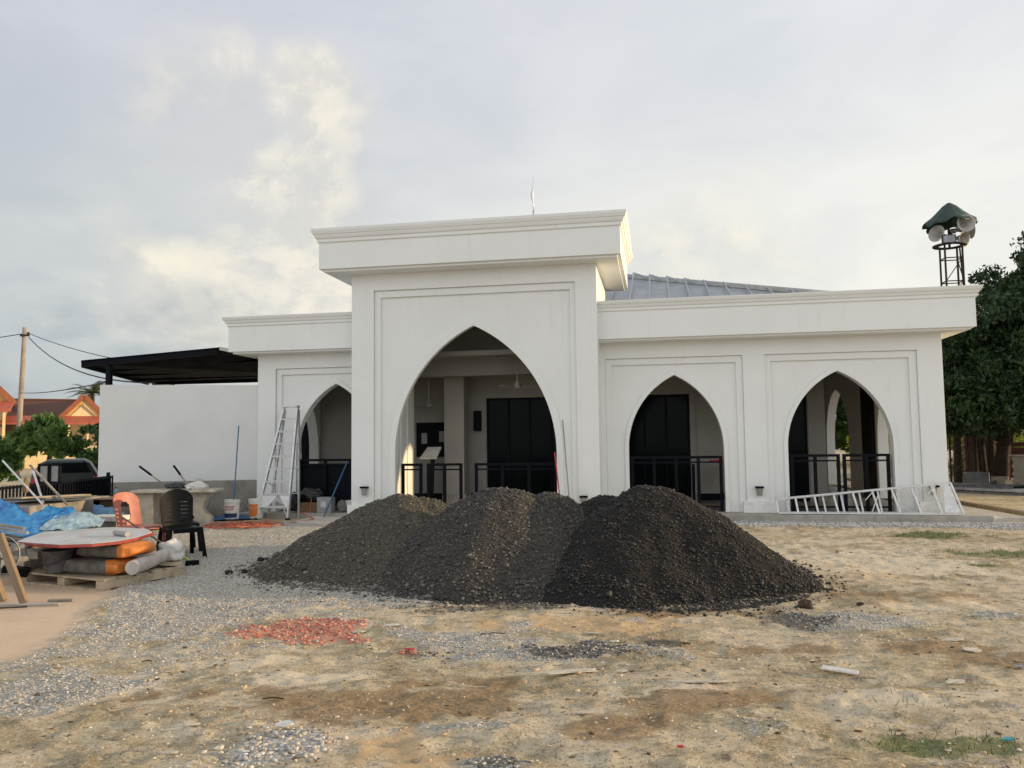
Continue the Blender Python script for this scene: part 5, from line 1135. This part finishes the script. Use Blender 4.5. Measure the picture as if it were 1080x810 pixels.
scrap('palm-sized pale fragment just left of the pointed piece', 656, 710, .09, .06, .3, seed=4); scrap('small whitish sliver low in the middle', 616, 756, .13, .035, .3, seed=5)
scrap('thin pale sliver near the dark patch under the heaps', 626, 671, .16, .02, -.1, seed=6); scrap('white chip beside the dark patch under the heaps', 648, 680, .09, .04, .3, m_whitebag, seed=7)
scrap('flat whitish piece by itself at the far right', 1005, 677, .22, .08, .3, seed=8); scrap('wedge-shaped pale scrap with a torn corner at the right', 1008, 723, .17, .09, .5, seed=9)
scrap('pale crumbly fragment among rubble at the right edge', 1026, 688, .14, .10, .2, seed=10); scrap('pale fragment at the top right of the red brick chips', 378, 668, .14, .05, .2, seed=11)
scrap('white scrap beside the black crumbs right of the brick chips', 412, 661, .16, .05, .3, m_whitebag, seed=12); scrap('small pale scrap at the right picture edge', 1076, 659, .06, .05, .2, seed=13)
scrap('turquoise plastic scrap in the grass at the lower right', 1064, 780, .09, .035, .15, m_cyan, seed=14, name='plastic_scrap'); scrap('blue grey plastic scrap above the turquoise one', 1076, 708, .08, .05, .1, m_sheetl, seed=15, name='plastic_scrap')
scrap('red rag on the dark crumbs right of the brick chips', 432, 687, .10, .05, .1, m_redp, .008, 16, 'rag', 'rag'); scrap('magenta scrap low in the foreground', 718, 796, .035, .03, .1, m_redp, seed=17, name='plastic_scrap')
scrap('pale splinter low at the left', 203, 768, .10, .025, .5, seed=18); scrap('pale oval flake above the whitish stones at the left', 178, 796, .10, .035, .2, seed=19); scrap('white cracked stone at the top of the whitish stones', 300, 772, .10, .07, .1, m_whitebag, .02, 20)
p = G(886, 713); o = MB().box(-.11, .11, -.035, .035, 0, .010).build('tile_offcut', m_whitebag, bevel=.002); o.location = (p.x, p.y, gh(p.x, p.y)+.015); o.rotation_euler = (.05, .04, -.35); tag(o, 'clean-cut white tile strip at the right', 'tile')
for px, py, L, rz, lb in ((905, 718, .22, .18, 'thin pale twig touching the white tile strip'), (975, 727, .30, .15, 'thin dry twig left of the wedge-shaped scrap'), (288, 741, .13, .15, 'short dark stick in the left foreground'), (628, 735, .06, 1.2, 'small curved dark twig in the middle'), (520, 671, .20, .25, 'thin dark stick on the orange sand'), (155, 699, .07, .2, 'short dark twig below the grey gravel')):
    p = G(px, py); z = gh(p.x, p.y)+.012; d = Vector((cos(rz), sin(rz), 0))*L/2; tag(MB().tube([p-d+Vector((0, 0, z)), p+Vector((.0, .006, z+.006)), p+d+Vector((0, 0, z))], .004, 5).build('twig', m_bark if 'dark' in lb else m_woodl), lb, 'twig')

# ------------------------------------------------------------------ black fence, twin panes, car, pole and wires
fa, fb_ = Vector((-9.35, 8.4, 0)), Vector((-10.98, 14.55, 0)); T = thing('black_fence', 'low black vertical-bar fence at the left edge', 'fence', tuple(fa)); nb = 62
for k in range(nb+1):
    p = fa.lerp(fb_, k/nb); big = k % 20 == 0
    s_ = .05 if big else .022; MB().box(p.x-s_/2, p.x+s_/2, p.y-s_/2, p.y+s_/2, 0, 1.0 if big else .93).build('post' if big else 'bar', m_black, T, world=True)
for z in (.10, .90): MB().obox(fa+Vector((0, 0, z)), fb_+Vector((0, 0, z)), .03, .04).build('rail', m_black, T, world=True)
MB().obox(fa.lerp(fb_, .5)+Vector((-.05, 0, .5)), fb_+Vector((-.05, 0, .5)), .01, .78).build('backing_sheet', m_navy, T, world=True)
T = thing('window_frame', 'black frame with two grey panes propped on the black fence', 'frame', (-9.75, 11.4, .93)); 
for x in (-9.93, -9.73): MB().box(x, x+.15, 11.40, 11.41, .97, 1.22).build('pane', m_frost, T, world=True)
for x in (-9.96, -9.78, -9.75, -9.58): MB().box(x, x+.025, 11.38, 11.43, .93, 1.26).build('stile', m_black, T, world=True)
for z in (.94, 1.225): MB().box(-9.96, -9.555, 11.385, 11.425, z, z+.025).build('frame_rail', m_black, T, world=True)
T = thing('parked_car', 'dark green car parked beyond the black fence, seen from its rear', 'car', (-15.9, 19.2, 0), radians(38))
prof_c = [(-.76, .25), (-.80, .55), (-.76, .80), (-.58, 1.10), (-.42, 1.18), (.42, 1.18), (.58, 1.10), (.76, .80), (.80, .55), (.76, .25)]
MB().prism(prof_c, -1.2, 1.3).build('body', m_car, T, bevel=.10); MB().prism([(-.78, .25), (-.80, .80), (.80, .80), (.78, .25)], 1.3, 2.4).build('bonnet', m_car, T, bevel=.08)
MB().prism([(-.60, .84), (-.46, 1.10), (.46, 1.10), (.60, .84)], -1.24, -1.19).build('rear_window', m_glassd, T)
for sx in (-1, 1):
    MB().box(sx*.70-.05, sx*.70+.05, -1.23, -1.19, .60, .74).build('tail_light', m_redp, T)
    for y in (-.75, 1.6): w_ = MB().lathe([(.0, -.09), (.28, -.09), (.31, -.06), (.31, .06), (.28, .09), (0, .09)], (sx*.74, y, .31), 20, (1, 0, 0)).build('wheel', m_tyre, T)
T = thing('utility_pole', 'tall tan concrete utility pole behind the black fence', 'utility pole', (-30.03, 33, 0)); MB().tube([(-30.03, 33, -.3), (-29.93, 33, 3.5), (-29.83, 33, 7.25)], [.13, .115, .095], 14).build('shaft', m_pole, T, world=True, smooth=True)
MB().box(-29.95, -29.45, 32.85, 32.9, 6.80, 6.9).build('bracket', m_rust, T, world=True); MB().lathe([(0, 0), (.06, 0), (.07, .08), (.04, .14), (0, .16)], (-29.5, 32.87, 6.85), 10).build('insulator', m_rust, T, world=True)
def wire(lb, a, b, sag, r=.016):
    a, b = Vector(a), Vector(b); tag(MB().tube([a.lerp(b, k/14)-Vector((0, 0, sag*4*(k/14)*(1-k/14))) for k in range(15)], r, 5).build('overhead_cable', m_wire), lb, 'cable')
wire('upper cable sagging from the pole towards the carport', (-29.7, 33, 7.0), (-12.4, 20.0, 3.55), .25); wire('lower thicker cable from the pole down to the carport post', (-29.5, 32.9, 6.75), (-11.6, 16.8, 3.0), .55, .022)
wire('thin cable climbing gently from the pole foot height to the carport post', (-30.0, 33, 4.1), (-11.62, 15.2, 2.92), .10); wire('cable leaving the pole towards the left picture edge', (-29.9, 33, 6.95), (-62, 45, 8.6), .5, .022)

# ------------------------------------------------------------------ terrace houses
def house(lb, ox, oy, s):
    T = thing('terrace_house', lb, 'house', (ox, oy, 0), radians(38)); P_ = lambda x, y, z: (x*s, y*s, z*s)
    def mk(v, f, nm, m_, par=None): return MB().add([P_(*q) for q in v], f).build(nm, m_, par or T)
    def bx_(x0, x1, y0, y1, z0, z1, nm, m_, par=None): return MB().box(x0*s, x1*s, y0*s, y1*s, z0*s, z1*s).build(nm, m_, par or T)
    bx_(-6.6, .9, 0, 8, 0, 3.6, 'wall', m_housew)
    r = mk([(-6.9, -.6, 3.62), (1.1, -.6, 3.62), (.1, 4, 5.10), (-6.9, 4, 5.10), (1.1, 8.6, 3.62), (-6.9, 8.6, 3.62)], [(0, 1, 2, 3), (3, 2, 4, 5), (0, 5, 4, 1), (0, 3, 5), (1, 4, 2)], 'roof', m_terr)
    bx_(-6.9, .1, 3.88, 4.12, 5.08, 5.20, 'ridge_tile', m_terr, r)
    mk([(-1.42, -1.2, 3.62), (1.42, -1.2, 3.62), (0, -1.2, 5.12), (-1.42, 1.0, 3.62), (1.42, 1.0, 3.62), (0, 3.4, 5.12)], [(0, 1, 2), (0, 2, 5, 3), (1, 4, 5, 2), (0, 3, 4, 1)], 'gable', m_yellow)
    for sx in (-1, 1): MB().obox(P_(sx*1.55, -1.3, 3.55), P_(0, -1.3, 5.2), .30*s, .12*s, (0, -1, 0)).build('bargeboard', m_trim, T); mk([(sx*1.55, -1.35, 3.56), (0, -1.35, 5.22), (0, 3.6, 5.22), (sx*1.6, 1.0, 3.56)], [(0, 1, 2, 3)], 'gable_roof', m_terr, r)
    mk([(-.85, -1.22, 3.70), (.85, -1.22, 3.70), (0, -1.22, 4.60), (-.85, -1.26, 3.70), (.85, -1.26, 3.70), (0, -1.26, 4.60)], [(0, 1, 2), (5, 4, 3), (0, 3, 4, 1), (1, 4, 5, 2), (2, 5, 3, 0)], 'gable_panel', m_cream)
    MB().obox(P_(-.1, -1.30, 4.5), P_(.75, -1.30, 3.72), .10*s, .10*s, (0, -1, 0)).build('gable_strut', m_housew, T)
    mk([(-6.6, -3.0, 3.05), (1.5, -3.0, 3.05), (1.5, -1.24, 3.62), (-6.6, -1.24, 3.62), (-6.6, -3.0, 3.15), (1.5, -3.0, 3.15), (1.5, -1.24, 3.70), (-6.6, -1.24, 3.70)], [(0, 3, 2, 1), (4, 5, 6, 7), (0, 1, 5, 4), (1, 2, 6, 5), (3, 7, 6, 2), (0, 4, 7, 3)], 'awning', m_awn)
    for x in (-6.2, -3.4, -.9, .3, 1.2): bx_(x-.06, x+.06, -2.9, -2.78, 0, 3.05, 'awning_post', m_cream)
    bx_(-5.9, -3.7, -3.2, -3.12, 0, 1.6, 'gate', m_gate); bx_(-3.5, 1.2, -3.2, -3.0, 0, 1.5, 'front_wall', m_cream)
    w_ = bx_(-2.6, -1.2, -.06, -.005, 1.0, 2.3, 'window', m_glassd); bx_(-5.6, -3.9, -.06, -.005, 1.0, 2.3, 'window', m_glassd)
house('terrace house with brown tiled roof and small orange gable near the pale wall', -42.2, 52.6, 1.0); house('terrace house cut by the left picture edge, with the bigger orange gable', -45.5, 47.0, 1.25)
# plants in front of them
pl_ = [(-22.5, 26, 2.05, .85, .7, .55), (-21.8, 25.8, 1.75, .7, .6, .5), (-23.1, 26.1, 1.75, .7, .6, .45)]
tree('papaya_tree', 'broad-leaved tree drooping over the dark car', (-22.4, 26, 0), pl_, 2000, .34, 60, .30, m_leafl, limbs(-22.4, 26, 1.5, .07, pl_, 5), asp=.5, droop=.7, seed=51)
q_ = [(-25.2, 26.5, 1.1, .9, .7, .75), (-24.3, 26.2, .8, .6, .6, .6)]; tree('garden_shrub', 'dense green shrub at the left edge behind the fence', (-25, 26.4, 0), q_, 3000, .26, 60, .3, m_leafm, limbs(-25, 26.4, .6, .04, q_, 6), 'shrub', seed=52)
q_ = [(-20.5, 26, 1.35, .8, .6, .95), (-20.0, 25.6, .7, .7, .6, .6)]; tree('garden_shrub', 'loose shrub pressed against the end of the pale wall', (-20.4, 25.9, 0), q_, 3400, .22, 70, .26, m_leafm, limbs(-20.4, 25.9, .7, .04, q_, 7), 'shrub', seed=53)
T = thing('coconut_palm', 'coconut palm top showing over the tiled roof beside the pale wall', 'palm', (-58.5, 74, 0)); MB().tube([(-58.5, 74, -.2), (-58.2, 74, 4), (-58.4, 74, 7.0)], [.22, .17, .14], 10).build('trunk', m_bark, T, world=True, smooth=True)
VV, FF, CC = [], [], []; g = random.Random(14); nvv = 0
for k in range(20):
    a = k*2*pi/20+g.uniform(-.2, .2); el_ = g.uniform(-.1, 1.2); L = g.uniform(2.3, 3.4); P0 = Vector((-58.4, 74, 7.0)); d = Vector((cos(a), sin(a)*.8, 0)); prev = P0
    for i in range(1, 22):
        f = i/21; p = P0+d*L*f*cos(el_*.6)+Vector((0, 0, sin(el_)*L*f*1.0-1.5*f*f)); t_ = (p-prev).normalized(); sd_ = t_.cross(Vector((0, 0, 1))).normalized()
        for s_ in (-1, 1):
            w_ = .62*sin(pi*min(1, f*.9+.12)); q0 = p+sd_*s_*w_+Vector((0, 0, -.30*w_))+t_*.18; VV += [prev, p, q0]; FF.append((nvv, nvv+1, nvv+2)); CC += [(g.random(),)*3]*3; nvv += 3
        prev = p
np_mesh('fronds', np.array([tuple(v) for v in VV])-np.array([-58.5, 74, 0]), np.array(FF), m_leafp, np.array(CC), parent=T)
# far woods round the site
wl = []
for k in range(150):
    a = radians(g.uniform(-62, 68)); r = g.uniform(95, 150); x, y = sin(a)*r, cos(a)*r
    wl.append((x, y, 1.4, g.uniform(4, 7), g.uniform(3, 5), g.uniform(1.4, 3.2)))
V, F, C = leaf_cloud(wl, 60000, .9, 1300, 1.3, seed=61); tag(np_mesh('distant_trees', V, F, m_leafm, C), 'low line of distant trees around the site', 'woods', kind='stuff')
